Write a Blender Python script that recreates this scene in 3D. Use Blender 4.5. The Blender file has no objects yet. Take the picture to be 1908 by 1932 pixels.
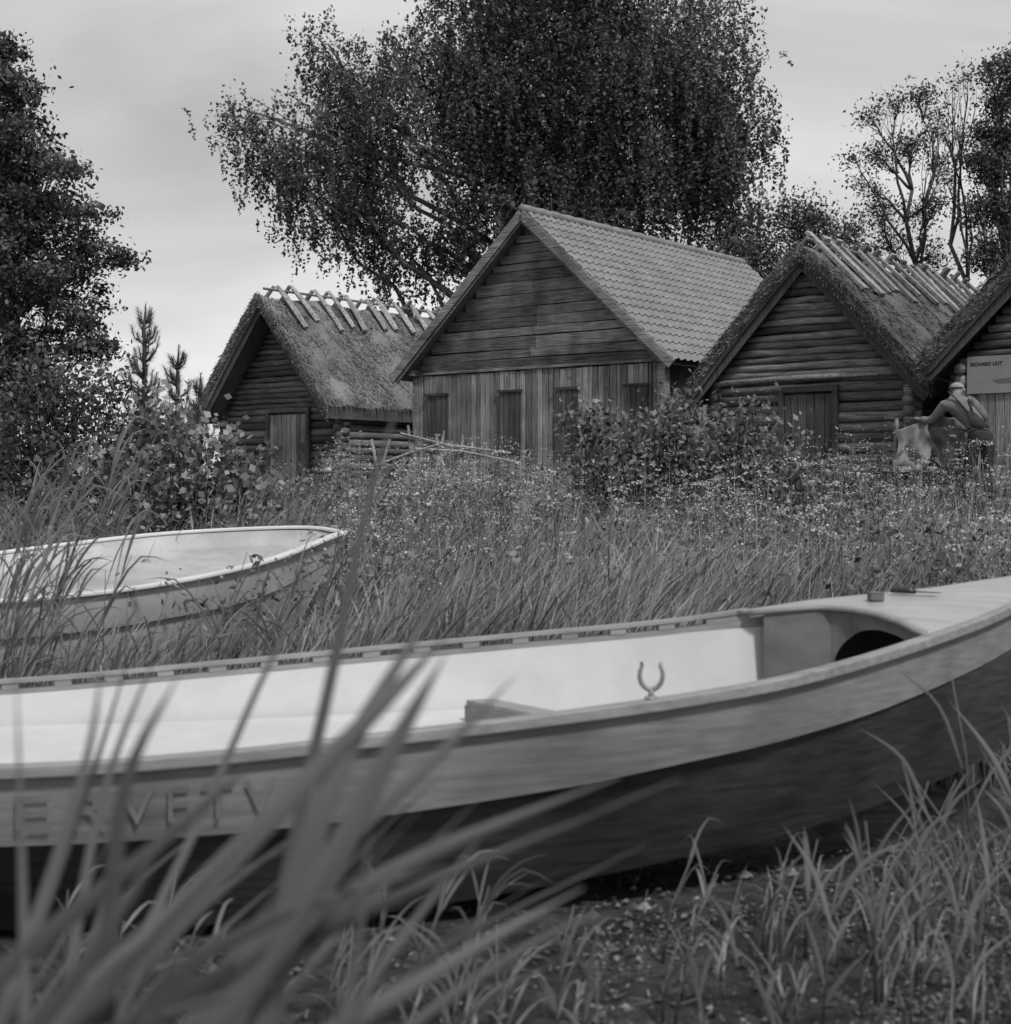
import bpy, math, random
import numpy as np
from mathutils import Vector, Matrix
random.seed(7)
R = np.random.default_rng(11)
scene = bpy.context.scene
COL = scene.collection

# ---------------------------------------------------------------- materials
def new_mat(name):
    m = bpy.data.materials.new(name); m.use_nodes = True
    nt = m.node_tree; nt.nodes.clear()
    return m, nt, nt.nodes, nt.links

def mat_surface(name, lo, hi, scale=(1,1,1), nscale=6.0, detail=8, rough=0.8, bump=0.3, shade_amt=0.0,
                spec=0.2, coord='Object', blotch=0.0, bdist=0.02, bscale=1.3):
    m, nt, N, L = new_mat(name)
    out = N.new('ShaderNodeOutputMaterial'); b = N.new('ShaderNodeBsdfPrincipled')
    b.inputs['Roughness'].default_value = rough
    b.inputs['Specular IOR Level'].default_value = spec
    L.new(b.outputs[0], out.inputs[0])
    tc = N.new('ShaderNodeTexCoord'); mp = N.new('ShaderNodeMapping')
    mp.inputs['Scale'].default_value = scale
    L.new(tc.outputs[coord], mp.inputs['Vector'])
    n1 = N.new('ShaderNodeTexNoise'); n1.inputs['Scale'].default_value = nscale
    n1.inputs['Detail'].default_value = detail; n1.inputs['Roughness'].default_value = 0.65
    L.new(mp.outputs[0], n1.inputs['Vector'])
    mr = N.new('ShaderNodeMapRange')
    mr.inputs['From Min'].default_value = 0.3; mr.inputs['From Max'].default_value = 0.7
    mr.inputs['To Min'].default_value = lo; mr.inputs['To Max'].default_value = hi
    L.new(n1.outputs[0], mr.inputs['Value'])
    last = mr.outputs[0]
    if blotch > 0:
        n2 = N.new('ShaderNodeTexNoise'); n2.inputs['Scale'].default_value = bscale
        n2.inputs['Detail'].default_value = 4
        L.new(tc.outputs[coord], n2.inputs['Vector'])
        m2 = N.new('ShaderNodeMapRange'); m2.inputs['From Min'].default_value = 0.3; m2.inputs['From Max'].default_value = 0.7
        m2.inputs['To Min'].default_value = 1-blotch; m2.inputs['To Max'].default_value = 1+blotch
        L.new(n2.outputs[0], m2.inputs['Value'])
        mu = N.new('ShaderNodeMath'); mu.operation = 'MULTIPLY'
        L.new(last, mu.inputs[0]); L.new(m2.outputs[0], mu.inputs[1]); last = mu.outputs[0]
    if shade_amt > 0:
        at = N.new('ShaderNodeAttribute'); at.attribute_name = 'shade'
        m3 = N.new('ShaderNodeMapRange'); m3.inputs['To Min'].default_value = 1-shade_amt; m3.inputs['To Max'].default_value = 1+shade_amt
        L.new(at.outputs['Fac'], m3.inputs['Value'])
        mu = N.new('ShaderNodeMath'); mu.operation = 'MULTIPLY'
        L.new(last, mu.inputs[0]); L.new(m3.outputs[0], mu.inputs[1]); last = mu.outputs[0]
    cb = N.new('ShaderNodeCombineColor')
    for i in range(3): L.new(last, cb.inputs[i])
    L.new(cb.outputs[0], b.inputs['Base Color'])
    if bump > 0:
        bp = N.new('ShaderNodeBump'); bp.inputs['Strength'].default_value = bump; bp.inputs['Distance'].default_value = bdist
        L.new(n1.outputs[0], bp.inputs['Height']); L.new(bp.outputs[0], b.inputs['Normal'])
    return m

def mat_leaf(name, lo, hi, transl=0.3, rough=0.55):
    m, nt, N, L = new_mat(name)
    out = N.new('ShaderNodeOutputMaterial'); b = N.new('ShaderNodeBsdfPrincipled')
    b.inputs['Roughness'].default_value = rough; b.inputs['Specular IOR Level'].default_value = 0.35
    t = N.new('ShaderNodeBsdfTranslucent'); mx = N.new('ShaderNodeMixShader'); mx.inputs[0].default_value = transl
    at = N.new('ShaderNodeAttribute'); at.attribute_name = 'shade'
    mr = N.new('ShaderNodeMapRange'); mr.inputs['To Min'].default_value = lo; mr.inputs['To Max'].default_value = hi
    L.new(at.outputs['Fac'], mr.inputs['Value'])
    cb = N.new('ShaderNodeCombineColor')
    for i in range(3): L.new(mr.outputs[0], cb.inputs[i])
    L.new(cb.outputs[0], b.inputs['Base Color']); L.new(cb.outputs[0], t.inputs['Color'])
    L.new(b.outputs[0], mx.inputs[1]); L.new(t.outputs[0], mx.inputs[2]); L.new(mx.outputs[0], out.inputs[0])
    return m

M = {}
M['log']    = mat_surface('weathered_log', .04, .24, (1.2,14,14), 3, rough=.85, bump=.8, shade_amt=.55, blotch=.35)
M['logdark']= mat_surface('dark_log', .03, .18, (1.2,14,14), 3, rough=.85, bump=.8, shade_amt=.55, blotch=.35)
M['boardh'] = mat_surface('weathered_board_horizontal', .05, .30, (.8,10,18), 3, rough=.85, bump=.7, shade_amt=.5, blotch=.45, bscale=1.8)
M['boardv'] = mat_surface('weathered_board_vertical', .07, .31, (18,10,.7), 3, rough=.85, bump=.7, shade_amt=.45, blotch=.4, bscale=1.8)
M['boarddk']= mat_surface('dark_board_vertical', .03, .12, (16,10,.7), 3, rough=.85, bump=.5, shade_amt=.4, blotch=.3)
M['pole']   = mat_surface('split_pole_wood', .08, .33, (6,6,6), 3, rough=.8, bump=.6, shade_amt=.45, blotch=.3)
M['thatch'] = mat_surface('reed_thatch', .05, .31, (14,14,5), 5, detail=10, rough=.95, bump=.8, shade_amt=.5, blotch=.35)
M['thatchd']= mat_surface('old_reed_thatch', .035, .21, (14,14,5), 5, detail=10, rough=.95, bump=.8, shade_amt=.5, blotch=.35)
M['tile']   = mat_surface('tile_sheet', .13, .21, (1,1,1), 5, rough=.6, bump=.1, blotch=.15, spec=.35)
M['ply']    = mat_surface('varnished_plywood', .15, .26, (.9,3,16), 3, rough=.45, bump=.05, blotch=.22, spec=.4, bscale=2.6)
M['plydeck']= mat_surface('deck_plywood', .24, .34, (.8,10,3), 3, rough=.4, bump=.04, blotch=.1, spec=.45, bscale=3)
M['rail']   = mat_surface('gunwale_wood', .16, .28, (.8,12,12), 3, rough=.5, bump=.08, blotch=.18, spec=.4, shade_amt=.2, bscale=3)
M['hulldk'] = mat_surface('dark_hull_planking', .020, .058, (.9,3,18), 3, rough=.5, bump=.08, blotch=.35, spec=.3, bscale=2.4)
M['white']  = mat_surface('white_boat_paint', .44, .53, (1,1,1), 4, rough=.5, bump=.03, blotch=.06, spec=.3)
M['plydark']= mat_surface('bulkhead_plywood', .10, .18, (1,6,3), 3, rough=.55, bump=.05, blotch=.15)
M['bowshade'] = mat_surface('bow_painted_shade', .03, .06, (1,1,1), 3, rough=.8, bump=.05, blotch=.1)  # dark colour standing in for shade inside the bow, under the foredeck
M['letter'] = mat_surface('faded_lettering', .155, .20, (1,1,1), 9, rough=.5, bump=0, blotch=.2, bscale=6)
M['gelcoat']= mat_surface('pale_gelcoat', .26, .37, (1,1,1), 3, rough=.4, bump=.03, blotch=.2, spec=.4)
M['gelrim'] = mat_surface('white_rim', .5, .6, (1,1,1), 3, rough=.4, bump=.03, blotch=.1, spec=.4)
M['gelin']  = mat_surface('pale_interior', .26, .44, (1,1,1), 2.5, rough=.5, bump=.05, blotch=.25, spec=.3)
M['metal']  = mat_surface('galvanised_metal', .15, .24, (1,1,1), 8, rough=.35, bump=.02, spec=.7)
M['blackm'] = mat_surface('dark_plastic', .015, .03, (1,1,1), 8, rough=.4, bump=.02, spec=.5)
M['bark']   = mat_surface('bark', .03, .11, (4,4,1.2), 5, rough=.9, bump=.6, blotch=.3)
M['birchb'] = mat_surface('birch_bark', .04, .2, (3,3,5), 2, rough=.8, bump=.4, blotch=.5)
M['soil']   = mat_surface('soil', .012, .095, (1,1,1), 9, detail=15, rough=.95, bump=1.0, blotch=.55, bdist=.09, bscale=3)
M['straw']  = mat_surface('dry_debris', .03, .2, (1,1,1), 10, rough=.9, bump=.2, shade_amt=.7)
M['shirt']  = mat_surface('pale_jacket', .10, .19, (1,1,1), 9, rough=.9, bump=.7)
M['trouser']= mat_surface('dark_dungarees', .02, .05, (1,1,1), 12, rough=.9, bump=.4)
M['skin']   = mat_surface('skin', .16, .21, (1,1,1), 10, rough=.6, bump=.05)
M['cap']    = mat_surface('cap_cloth', .2, .28, (1,1,1), 12, rough=.9, bump=.2)
M['canvas'] = mat_surface('pale_canvas', .11, .20, (1,1,1), 5, rough=.9, bump=.5, blotch=.3, bscale=4)
M['paper']  = mat_surface('sign_paper', .2, .26, (1,1,1), 3, rough=.6, bump=0.0)
M['ink']    = mat_surface('sign_ink', .02, .03, (1,1,1), 3, rough=.6, bump=0.0)
M['inkmid'] = mat_surface('sign_grey_print', .10, .15, (1,1,1), 6, rough=.6, bump=0.0)
M['leafb']  = mat_leaf('birch_leaf', .025, .21, .32)
M['leafa']  = mat_leaf('alder_leaf', .018, .15, .28)
M['leafs']  = mat_leaf('shrub_leaf', .025, .25, .28)
M['leafl']  = mat_leaf('broad_shrub_leaf', .04, .33, .3)
M['needle'] = mat_leaf('pine_needle', .05, .2, .1)
M['grass']  = mat_leaf('meadow_grass', .03, .36, .33)
M['reed']   = mat_leaf('reed_leaf', .04, .24, .3)
M['reedfg'] = mat_leaf('close_reed_leaf', .05, .18, .3)
M['reednr'] = mat_leaf('young_reed', .07, .27, .3)
M['flower'] = mat_leaf('white_blossom', .3, .65, .3)

# ---------------------------------------------------------------- helpers
def link(o, parent=None):
    COL.objects.link(o)
    if parent is not None: o.parent = parent
    return o
def thing(o, label, cat, group=None):
    o['label'] = label; o['category'] = cat
    if group: o['group'] = group
    return o
def empty(name, loc=(0,0,0), rz=0):
    e = bpy.data.objects.new(name, None); e.empty_display_size = .3
    e.location = loc; e.rotation_euler = (0,0,rz); COL.objects.link(e); return e

def np_obj(name, V, F, shade, mat, parent=None, smooth=False):
    V = np.ascontiguousarray(V, dtype=np.float32); F = np.ascontiguousarray(F, dtype=np.int32)
    me = bpy.data.meshes.new(name)
    me.vertices.add(len(V)); me.vertices.foreach_set('co', V.ravel())
    k = F.shape[1]
    me.loops.add(F.size); me.loops.foreach_set('vertex_index', F.ravel())
    me.polygons.add(len(F)); me.polygons.foreach_set('loop_start', np.arange(0, F.size, k, dtype=np.int32))
    if smooth: me.polygons.foreach_set('use_smooth', np.ones(len(F), dtype=bool))
    me.update(calc_edges=True)
    if shade is not None:
        a = me.attributes.new('shade', 'FLOAT', 'POINT'); a.data.foreach_set('value', np.ascontiguousarray(shade, dtype=np.float32))
    me.materials.append(mat)
    o = bpy.data.objects.new(name, me); return link(o, parent)

class MB:
    def __init__(s): s.v=[]; s.f=[]; s.sh=[]; s.mi=[]
    def add(s, vs, fs, shade=None, mi=0):
        if shade is None: shade = random.random()
        o = len(s.v); s.v += [tuple(v) for v in vs]; s.sh += [shade]*len(vs)
        for f in fs: s.f.append(tuple(i+o for i in f)); s.mi.append(mi)
    def box(s, c, sz, rot=None, shade=None, mi=0):
        x,y,z = sz[0]/2, sz[1]/2, sz[2]/2
        P = [Vector((a*x,b*y,c2*z)) for a in (-1,1) for b in (-1,1) for c2 in (-1,1)]
        if rot is not None: P = [rot @ p for p in P]
        c = Vector(c)
        s.add([c+p for p in P], [(0,1,3,2),(4,6,7,5),(0,4,5,1),(2,3,7,6),(0,2,6,4),(1,5,7,3)], shade, mi)
    def beam(s, a, b, w, t, up=Vector((0,0,1)), shade=None, mi=0):
        a=Vector(a); b=Vector(b); d=(b-a); L=d.length; d.normalize()
        side = d.cross(up)
        if side.length<1e-4: side=Vector((1,0,0))
        side.normalize(); u = side.cross(d)
        rot = Matrix((d, side, u)).transposed()
        s.box((a+b)/2, (L, w, t), rot, shade, mi)
    def tube(s, pts, rad, n=7, shade=None, mi=0, wob=0.0, flat=1.0):
        pts=[Vector(p) for p in pts]
        if not hasattr(rad,'__len__'): rad=[rad]*len(pts)
        vs=[]; fs=[]; d0=(pts[-1]-pts[0]).normalized(); ref = Vector((0,0,1)) if abs(d0.z)<.8 else Vector((1,0,0))
        for i,p in enumerate(pts):
            t = (pts[min(i+1,len(pts)-1)]-pts[max(i-1,0)]).normalized()
            a = t.cross(ref)
            if a.length<1e-3: a=t.cross(Vector((.3,.9,.1)))
            a.normalize(); b = a.cross(t)
            for k in range(n):
                an = 2*math.pi*k/n; r = rad[i]*(1+random.uniform(-wob,wob))
                vs.append(p + a*math.cos(an)*r + b*math.sin(an)*r*flat)
            if i:
                for k in range(n):
                    k2=(k+1)%n; fs.append(((i-1)*n+k,(i-1)*n+k2,i*n+k2,i*n+k))
        fs.append(tuple(range(n))[::-1]); fs.append(tuple((len(pts)-1)*n+k for k in range(n)))
        s.add(vs, fs, shade, mi)
    def grid(s, P, shade=None, mi=0):
        nr=len(P); nc=len(P[0]); vs=[p for r in P for p in r]
        fs=[(i*nc+j,i*nc+j+1,(i+1)*nc+j+1,(i+1)*nc+j) for i in range(nr-1) for j in range(nc-1)]
        s.add(vs, fs, shade, mi)
    def obj(s, name, mats, parent=None, smooth=False, bevel=0):
        me = bpy.data.meshes.new(name); me.from_pydata(s.v, [], s.f)
        if not isinstance(mats,(list,tuple)): mats=[mats]
        for m in mats: me.materials.append(m)
        me.polygons.foreach_set('material_index', s.mi)
        if smooth: me.polygons.foreach_set('use_smooth', [True]*len(s.f))
        a = me.attributes.new('shade','FLOAT','POINT'); a.data.foreach_set('value', s.sh)
        me.update()
        o = bpy.data.objects.new(name, me); link(o, parent)
        if bevel:
            bv=o.modifiers.new('bevel','BEVEL'); bv.width=bevel; bv.segments=2
        return o

def crom_at(P, t):
    P=np.array(P,float); n=len(P); Q=np.vstack([2*P[0]-P[1],P,2*P[-1]-P[-2]])
    t=max(0,min(n-1,t)); i=min(int(t),n-2); u=t-i; a,b,c,d=Q[i],Q[i+1],Q[i+2],Q[i+3]
    return .5*((2*b)+(-a+c)*u+(2*a-5*b+4*c-d)*u*u+(-a+3*b-3*c+d)*u**3)
def crom(P, m):
    P=np.array(P,float); return np.array([crom_at(P,t) for t in np.linspace(0,len(P)-1,m)])

def sstep(x,a,b):
    t=np.clip((x-a)/(b-a),0,1); return t*t*(3-2*t)

def gz(x,y):
    x=np.asarray(x,float); y=np.asarray(y,float)
    r=np.interp(y,[-50,5.3,8,12,15,20,25,30,40,60,700],[-.03,-.03,.13,.36,.50,.78,1.0,1.2,1.4,1.5,1.5])
    f=sstep(x,-14,-8)
    far=sstep(y,6,14)
    z=r*f*1.0+(-.6)*(1-f)*far
    z+= .02*np.sin(x*2.1+y*1.3)*np.cos(y*1.7-x*.6)*sstep(np.hypot(x,y),0,3) + sstep(y,6,9)*.05*np.sin(x*.9)*np.cos(y*.7)
    z+= .2*sstep(x,3.5,5.4)*sstep(y,15.5,18.5)*(1-sstep(y,21,24))
    return z

# ---------------------------------------------------------------- world + light
w = bpy.data.worlds.new('World'); scene.world = w; w.use_nodes = True
nt = w.node_tree; N=nt.nodes; L=nt.links; N.clear()
SUN_EL=math.radians(52)
out=N.new('ShaderNodeOutputWorld'); bg=N.new('ShaderNodeBackground'); bg.inputs['Strength'].default_value=0.1
sky=N.new('ShaderNodeTexSky'); sky.sky_type='NISHITA'; sky.sun_disc=False; sky.sun_elevation=SUN_EL; sky.sun_rotation=math.radians(150)
bw=N.new('ShaderNodeRGBToBW'); L.new(sky.outputs[0],bw.inputs[0])
tc=N.new('ShaderNodeTexCoord'); mp=N.new('ShaderNodeMapping'); mp.inputs['Scale'].default_value=(1.5,1.5,4.0)
mp.inputs['Rotation'].default_value=(.25,.5,.2)
L.new(tc.outputs['Generated'],mp.inputs['Vector'])
nz=N.new('ShaderNodeTexNoise'); nz.inputs['Scale'].default_value=2.2; nz.inputs['Detail'].default_value=6; nz.inputs['Roughness'].default_value=.5
nz.inputs['Distortion'].default_value=.6
L.new(mp.outputs[0],nz.inputs['Vector'])
cr=N.new('ShaderNodeMapRange'); cr.inputs['From Min'].default_value=.3; cr.inputs['From Max'].default_value=.7
cr.inputs['To Min'].default_value=5.0; cr.inputs['To Max'].default_value=8.6
L.new(nz.outputs[0],cr.inputs['Value'])
a1=N.new('ShaderNodeMath'); a1.operation='MULTIPLY_ADD'; a1.inputs[1].default_value=.18
L.new(bw.outputs[0],a1.inputs[0]); L.new(cr.outputs[0],a1.inputs[2])
sx=N.new('ShaderNodeSeparateXYZ'); L.new(tc.outputs['Generated'],sx.inputs[0])
zr=N.new('ShaderNodeMapRange'); zr.inputs['From Min'].default_value=0; zr.inputs['From Max'].default_value=.4
zr.inputs['To Min'].default_value=1.0; zr.inputs['To Max'].default_value=.78
L.new(sx.outputs['Z'],zr.inputs['Value'])
a2=N.new('ShaderNodeMath'); a2.operation='MULTIPLY'; L.new(a1.outputs[0],a2.inputs[0]); L.new(zr.outputs[0],a2.inputs[1])
L.new(a2.outputs[0],bg.inputs['Color']); L.new(bg.outputs[0],out.inputs[0])

sd=bpy.data.lights.new('sun','SUN'); sd.energy=3.1; sd.angle=math.radians(7); sd.color=(1,.995,.985)
so=bpy.data.objects.new('sun',sd); COL.objects.link(so)
az=math.radians(150)
sdir=Vector((math.sin(az)*math.cos(SUN_EL), math.cos(az)*math.cos(SUN_EL), math.sin(SUN_EL)))
so.rotation_euler = sdir.to_track_quat('Z','Y').to_euler()

# ---------------------------------------------------------------- camera
cd=bpy.data.cameras.new('camera'); cam=bpy.data.objects.new('camera',cd); COL.objects.link(cam)
cam.location=(0,0,1.2); cam.rotation_euler=(math.radians(90-.94),0,0)
cd.sensor_fit='HORIZONTAL'; cd.sensor_width=36; cd.lens=52.8; cd.clip_end=2000; cd.clip_start=.05
cd.dof.use_dof=True; cd.dof.focus_distance=17; cd.dof.aperture_fstop=4.6
scene.camera=cam
scene.view_settings.view_transform='Standard'; scene.view_settings.look='None'; scene.view_settings.exposure=0

# ---------------------------------------------------------------- ground + water
u=np.linspace(-1,1,341); gx=np.sinh(u*5.6)/np.sinh(5.6)*500
v=np.linspace(0,1,341); gy=-6+ (np.sinh(v*5.6)/np.sinh(5.6))*700
X,Y=np.meshgrid(gx,gy); Z=gz(X,Y)+ (np.random.default_rng(2).normal(0,1,X.shape)*.011)*np.exp(-np.hypot(X,Y)/9)
V=np.stack([X,Y,Z],-1).reshape(-1,3); n=341
I=(np.arange(n-1)[:,None]*n+np.arange(n-1)[None,:]).ravel()
F=np.stack([I,I+1,I+n+1,I+n],1)
g=np_obj('ground',V,F,None,M['soil'],smooth=True); g['kind']='structure'
wm=mat_surface('sea_water',.10,.16,(1,4,1),1.5,rough=.18,bump=.15,spec=.5)
mb=MB(); mb.add([(-700,18,-.3),(-8,18,-.3),(-8,700,-.3),(-700,700,-.3)],[(0,1,2,3)])
o=mb.obj('water',wm); o['kind']='structure'

# ---------------------------------------------------------------- vegetation generators
def blades(P, H, W, lean, bend, droop=0.0, seg=4, sh=None):
    n=len(P); t=np.linspace(0,1,seg+1)
    ang=R.uniform(-.9,.9,n); sd=np.stack([np.cos(ang),np.sin(ang),np.zeros(n)],-1)
    rows=[]
    for ti in t:
        c=P.copy()
        c[:,0]+=lean[:,0]*H*(ti*.35+bend*ti**2); c[:,1]+=lean[:,1]*H*(ti*.35+bend*ti**2)
        c[:,2]+=H*(ti-droop*ti**3)
        wd=(W*max(.04,(1-ti**1.8))*(0.7 if ti==0 else 1))[:,None]*sd*.5
        rows.append(c-wd); rows.append(c+wd)
    V=np.stack(rows,1); k=2*(seg+1)
    base=(np.arange(n)*k)[:,None,None]
    f=np.array([[2*i,2*i+1,2*i+3,2*i+2] for i in range(seg)])[None]
    F=(base+f).reshape(-1,4)
    if sh is None: sh=R.random(n)
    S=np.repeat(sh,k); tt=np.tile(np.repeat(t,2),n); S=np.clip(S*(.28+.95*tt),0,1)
    return V.reshape(-1,3),F,S

def leaf_quads(C, size, sh, aspect=.55, flat=0.0):
    n=len(C)
    d=R.normal(size=(n,3)); d[:,2]*=(1-flat); d/=np.linalg.norm(d,axis=1)[:,None]
    e=R.normal(size=(n,3)); e[:,2]*=(1-flat); e-=d*(e*d).sum(1)[:,None]; e/=np.linalg.norm(e,axis=1)[:,None]
    s=size[:,None]*.5
    V=np.stack([C-d*s,C-e*s*aspect+d*s*.1,C+d*s,C+e*s*aspect+d*s*.1],1).reshape(-1,3)
    F=np.arange(4*n).reshape(-1,4); return V,F,np.repeat(sh,4)

def merge(parts):
    Vs=[];Fs=[];Ss=[];o=0
    for V,F,S in parts:
        Vs.append(V);Fs.append(F+o);Ss.append(S);o+=len(V)
    return np.concatenate(Vs),np.concatenate(Fs),np.concatenate(Ss)

def in_ell(n, lobe, shell=.45):
    d=R.normal(size=(n,3)); d/=np.linalg.norm(d,axis=1)[:,None]
    r=R.random(n)**shell
    return np.array(lobe[:3])+d*r[:,None]*np.array(lobe[3:6])

def limb(mb, a, b, r0, r1, n=6, sag=.08, segs=5):
    a=Vector(a); b=Vector(b); L_=(b-a).length; pts=[]; rr=[]
    off=Vector((random.uniform(-1,1),random.uniform(-1,1),random.uniform(-.4,.6)))*L_*sag
    for i in range(segs+1):
        t=i/segs; p=a.lerp(b,t)+off*math.sin(math.pi*t)
        if 0<i<segs: p+=Vector((random.uniform(-1,1),random.uniform(-1,1),random.uniform(-1,1)))*L_*.025
        pts.append(p); rr.append(r0+(r1-r0)*t)
    mb.tube(pts, rr, n=n)
    return pts

def tree(name,label,base,lobes,clumps,leaves,csize,leafsize,leafmat,barkmat,trunk_r,trunk_top,cat='tree',
         weep=0,shell=.45,aspect=.55,limbf=.42,flatc=.7,twigf=.2,forklo=2,tips=0):
    e=empty(name,base); thing(e,label,cat); B=Vector(base)
    mb=MB(); T=Vector(trunk_top)
    tp=limb(mb,B+Vector((0,0,-.15)),T,trunk_r,trunk_r*.4,n=10,sag=.03,segs=8)
    vols=np.array([l[3]*l[5] for l in lobes]); tot=vols.sum(); parts=[]
    for l,vv in zip(lobes,vols):
        nc=max(3,int(clumps*vv/tot)); cs=in_ell(nc,l,shell)
        c=Vector(l[:3])
        cand=[p for p in tp[forklo:] if p.z<c.z-.3*abs(c.x-p.x)] or [tp[forklo]]
        st=random.choice(cand[-4:])
        lp=limb(mb,st,c,trunk_r*limbf,trunk_r*.08,n=6,sag=.08,segs=6)
        for k in range(nc):
            q=lp[random.randint(3,6)]
            tw=limb(mb,q,cs[k],trunk_r*limbf*twigf,trunk_r*.02,n=4,sag=.1,segs=3)
            for _ in range(tips):
                p0=tw[random.randint(1,3)]; p1=p0+Vector((random.uniform(-1,1),random.uniform(-1,1),random.uniform(0,1.2)))*.35
                limb(mb,p0,p1,trunk_r*.035,trunk_r*.012,n=3,sag=.1,segs=2)
            base_sh=np.clip(R.normal(.42,.24),0,1)
            if weep>0:
                NL=26; ns=max(2,leaves//NL)
                s0=cs[k]+R.normal(size=(ns,3))*csize*.8
                Ln=R.uniform(.2,1.25,ns)*weep
                t=R.random((ns,NL))**.8
                drift=R.normal(size=(ns,1,2))*.10+np.array([.05,0])
                P=s0[:,None,:].repeat(NL,1)
                P[:,:,2]-=Ln[:,None]*t
                P[:,:,:2]+=drift*t[:,:,None]*weep+R.normal(size=(ns,NL,2))*(.10*(1.1-t[:,:,None]))
                P=P.reshape(-1,3)
            else:
                nn=int(leaves*random.uniform(.4,1.5)); cz=csize*random.uniform(.7,1.5)
                P=cs[k]+R.normal(size=(nn,3))*np.array([cz,cz,cz*flatc])
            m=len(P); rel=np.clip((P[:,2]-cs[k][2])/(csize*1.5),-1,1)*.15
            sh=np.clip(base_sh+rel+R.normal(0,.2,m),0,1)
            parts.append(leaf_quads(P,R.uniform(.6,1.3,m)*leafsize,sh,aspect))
    tk=mb.obj('trunk',barkmat,None,smooth=True)
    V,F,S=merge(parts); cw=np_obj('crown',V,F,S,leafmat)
    for ch in (tk,cw):
        ch.parent=e; ch.matrix_parent_inverse=Matrix.Translation(-B)
    return e

bl=[(-7.5,42,11.9,.7,1.0,.5),(-7.1,42,11.2,.6,1.2,.5),(-6.1,42,10.7,1.0,1.5,.8),(-5.9,41.5,9.6,.8,1.2,.7),(-5.0,42,13.7,.7,1.2,.8),(-4.4,42,12.8,.9,1.2,1.2),(-4.4,42,11.2,1.7,2.2,1.4),
    (-4.7,41.5,9.3,.9,1.5,.8),(-1.5,41,12.4,2.6,2.8,2.4),(1.4,41,13.1,3.2,3,2.9),(4.2,41,12.8,2.6,2.8,2.9),
    (5.6,41,12.0,1.3,2,2.0),(6.8,41.5,11.8,.6,1,1.1),(.8,41,9.8,3.4,2.6,1.8),(4.3,41,10,2.4,2.4,1.6),(-3.6,41.5,8.9,1.1,1.5,.8),
    (-2.9,41.5,8.0,.8,1.2,.6),(-1.3,41.3,8.3,1.1,1.2,.7),(1.5,41,16,4.5,3,2.0),(5.6,41.5,10.2,1.0,1.2,.9),(2,40.5,8.5,2,1.2,1.0)]
tree('birch_tree','huge weeping birch with drooping leafy twigs behind boathouse',(-.9,41.5,float(gz(-.9,41.5))),bl,960,250,.45,.115,M['leafb'],M['birchb'],.36,(.3,41.3,10.5),weep=1.7,limbf=.26,aspect=.65)

al=[(-6.85,20,7.1,.28,.4,.35),(-6.55,20,6.6,.28,.5,.25),(-6.4,20,5.85,.5,.6,.4),(-6.1,20,5.45,.5,.6,.28),(-5.85,20,4.95,.5,.6,.2),
    (-6.5,20,4.75,.6,.7,.5),(-5.35,20,4.3,.4,.45,.14),(-6.15,20,3.95,.8,.8,.35),(-5.8,20,3.5,.5,.6,.25),(-6.5,20,3.1,.8,.8,.55),(-7.2,20.3,5.6,.7,.8,1.6),(-5.6,20,3.05,.5,.5,.25),
    (-6.75,20,5.2,.5,.7,.6),(-6.7,20,4.1,.6,.7,.6),(-6.6,20,2.5,.7,.7,.5),(-5.95,20,4.45,.5,.6,.25),(-6.7,20,6.3,.35,.5,.4)]
tree('alder_tree','dark leafy alder with layered branches beside the shore',(-6.75,20.2,float(gz(-6.75,20.2))),al,470,95,.12,.078,M['leafa'],M['bark'],.13,(-6.8,20.2,6.3),limbf=.3,flatc=.5)

tree('broadleaf_tree','round dark broadleaf tree behind the thatched huts',(8.6,50,1.5),
     [(8.2,50,9.3,1.4,1.6,1.2),(9.9,50,10.0,1.2,1.5,1.0),(11.1,50,9.4,1.0,1.4,1.0),(9.6,50,7.8,2.6,2,1.3),(7.0,49,8.4,1.1,1.4,1.2),(11.8,50,8.2,.8,1,.7)],200,100,.34,.14,M['leafa'],M['bark'],.2,(9.2,50,8),shell=.5,limbf=.3)
tree('ash_tree','half bare tree with sparse leaves and open twigs',(12.35,45,1.5),
     [(11.02,45,12.4,.5,.5,.4),(11.8,45,12.8,.45,.5,.5),(12.47,45,13.0,.5,.5,.5),(13.1,45,12.3,.5,.5,.45),(11.2,45,11.3,.6,.5,.5),(10.5,45,11.2,.5,.5,.25),(10.8,45,10.4,.5,.5,.3),
      (12.3,45,11.6,.7,.6,.7),(13.2,45,11.0,.5,.5,.5),(11.4,45,9.7,.7,.5,.5),(12.6,45,9.6,.6,.5,.6),(11.6,45,8.6,.6,.5,.5),(13.0,45,9.7,.4,.5,.4),(12.9,45,8.2,.6,.5,.6)],280,20,.22,.115,M['leafa'],M['bark'],.13,(12.3,45,10.2),limbf=.42,twigf=.26,shell=.7,forklo=3,tips=2)
tree('ash_tree','dark leafy tree with upright limbs beside a half bare one',(14.0,42,1.5),
     [(13.75,42,12.9,.3,.3,.4),(13.95,42,12.1,.45,.4,.5),(13.5,42,11.2,.4,.4,.4),(14.1,42,11.1,.6,.4,.6),(13.2,42,10.4,.45,.4,.4),(13.9,42,10.1,.6,.4,.55),(13.35,42,9.0,.4,.4,.45),(14.1,42,8.9,.6,.4,.7),(14.3,42,12.9,.5,.4,.7),(13.7,42,7.8,.6,.4,.6)],240,52,.2,.12,M['leafa'],M['bark'],.15,(13.9,42,10.4),limbf=.42,twigf=.26,shell=.65,forklo=3,tips=1)
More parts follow.
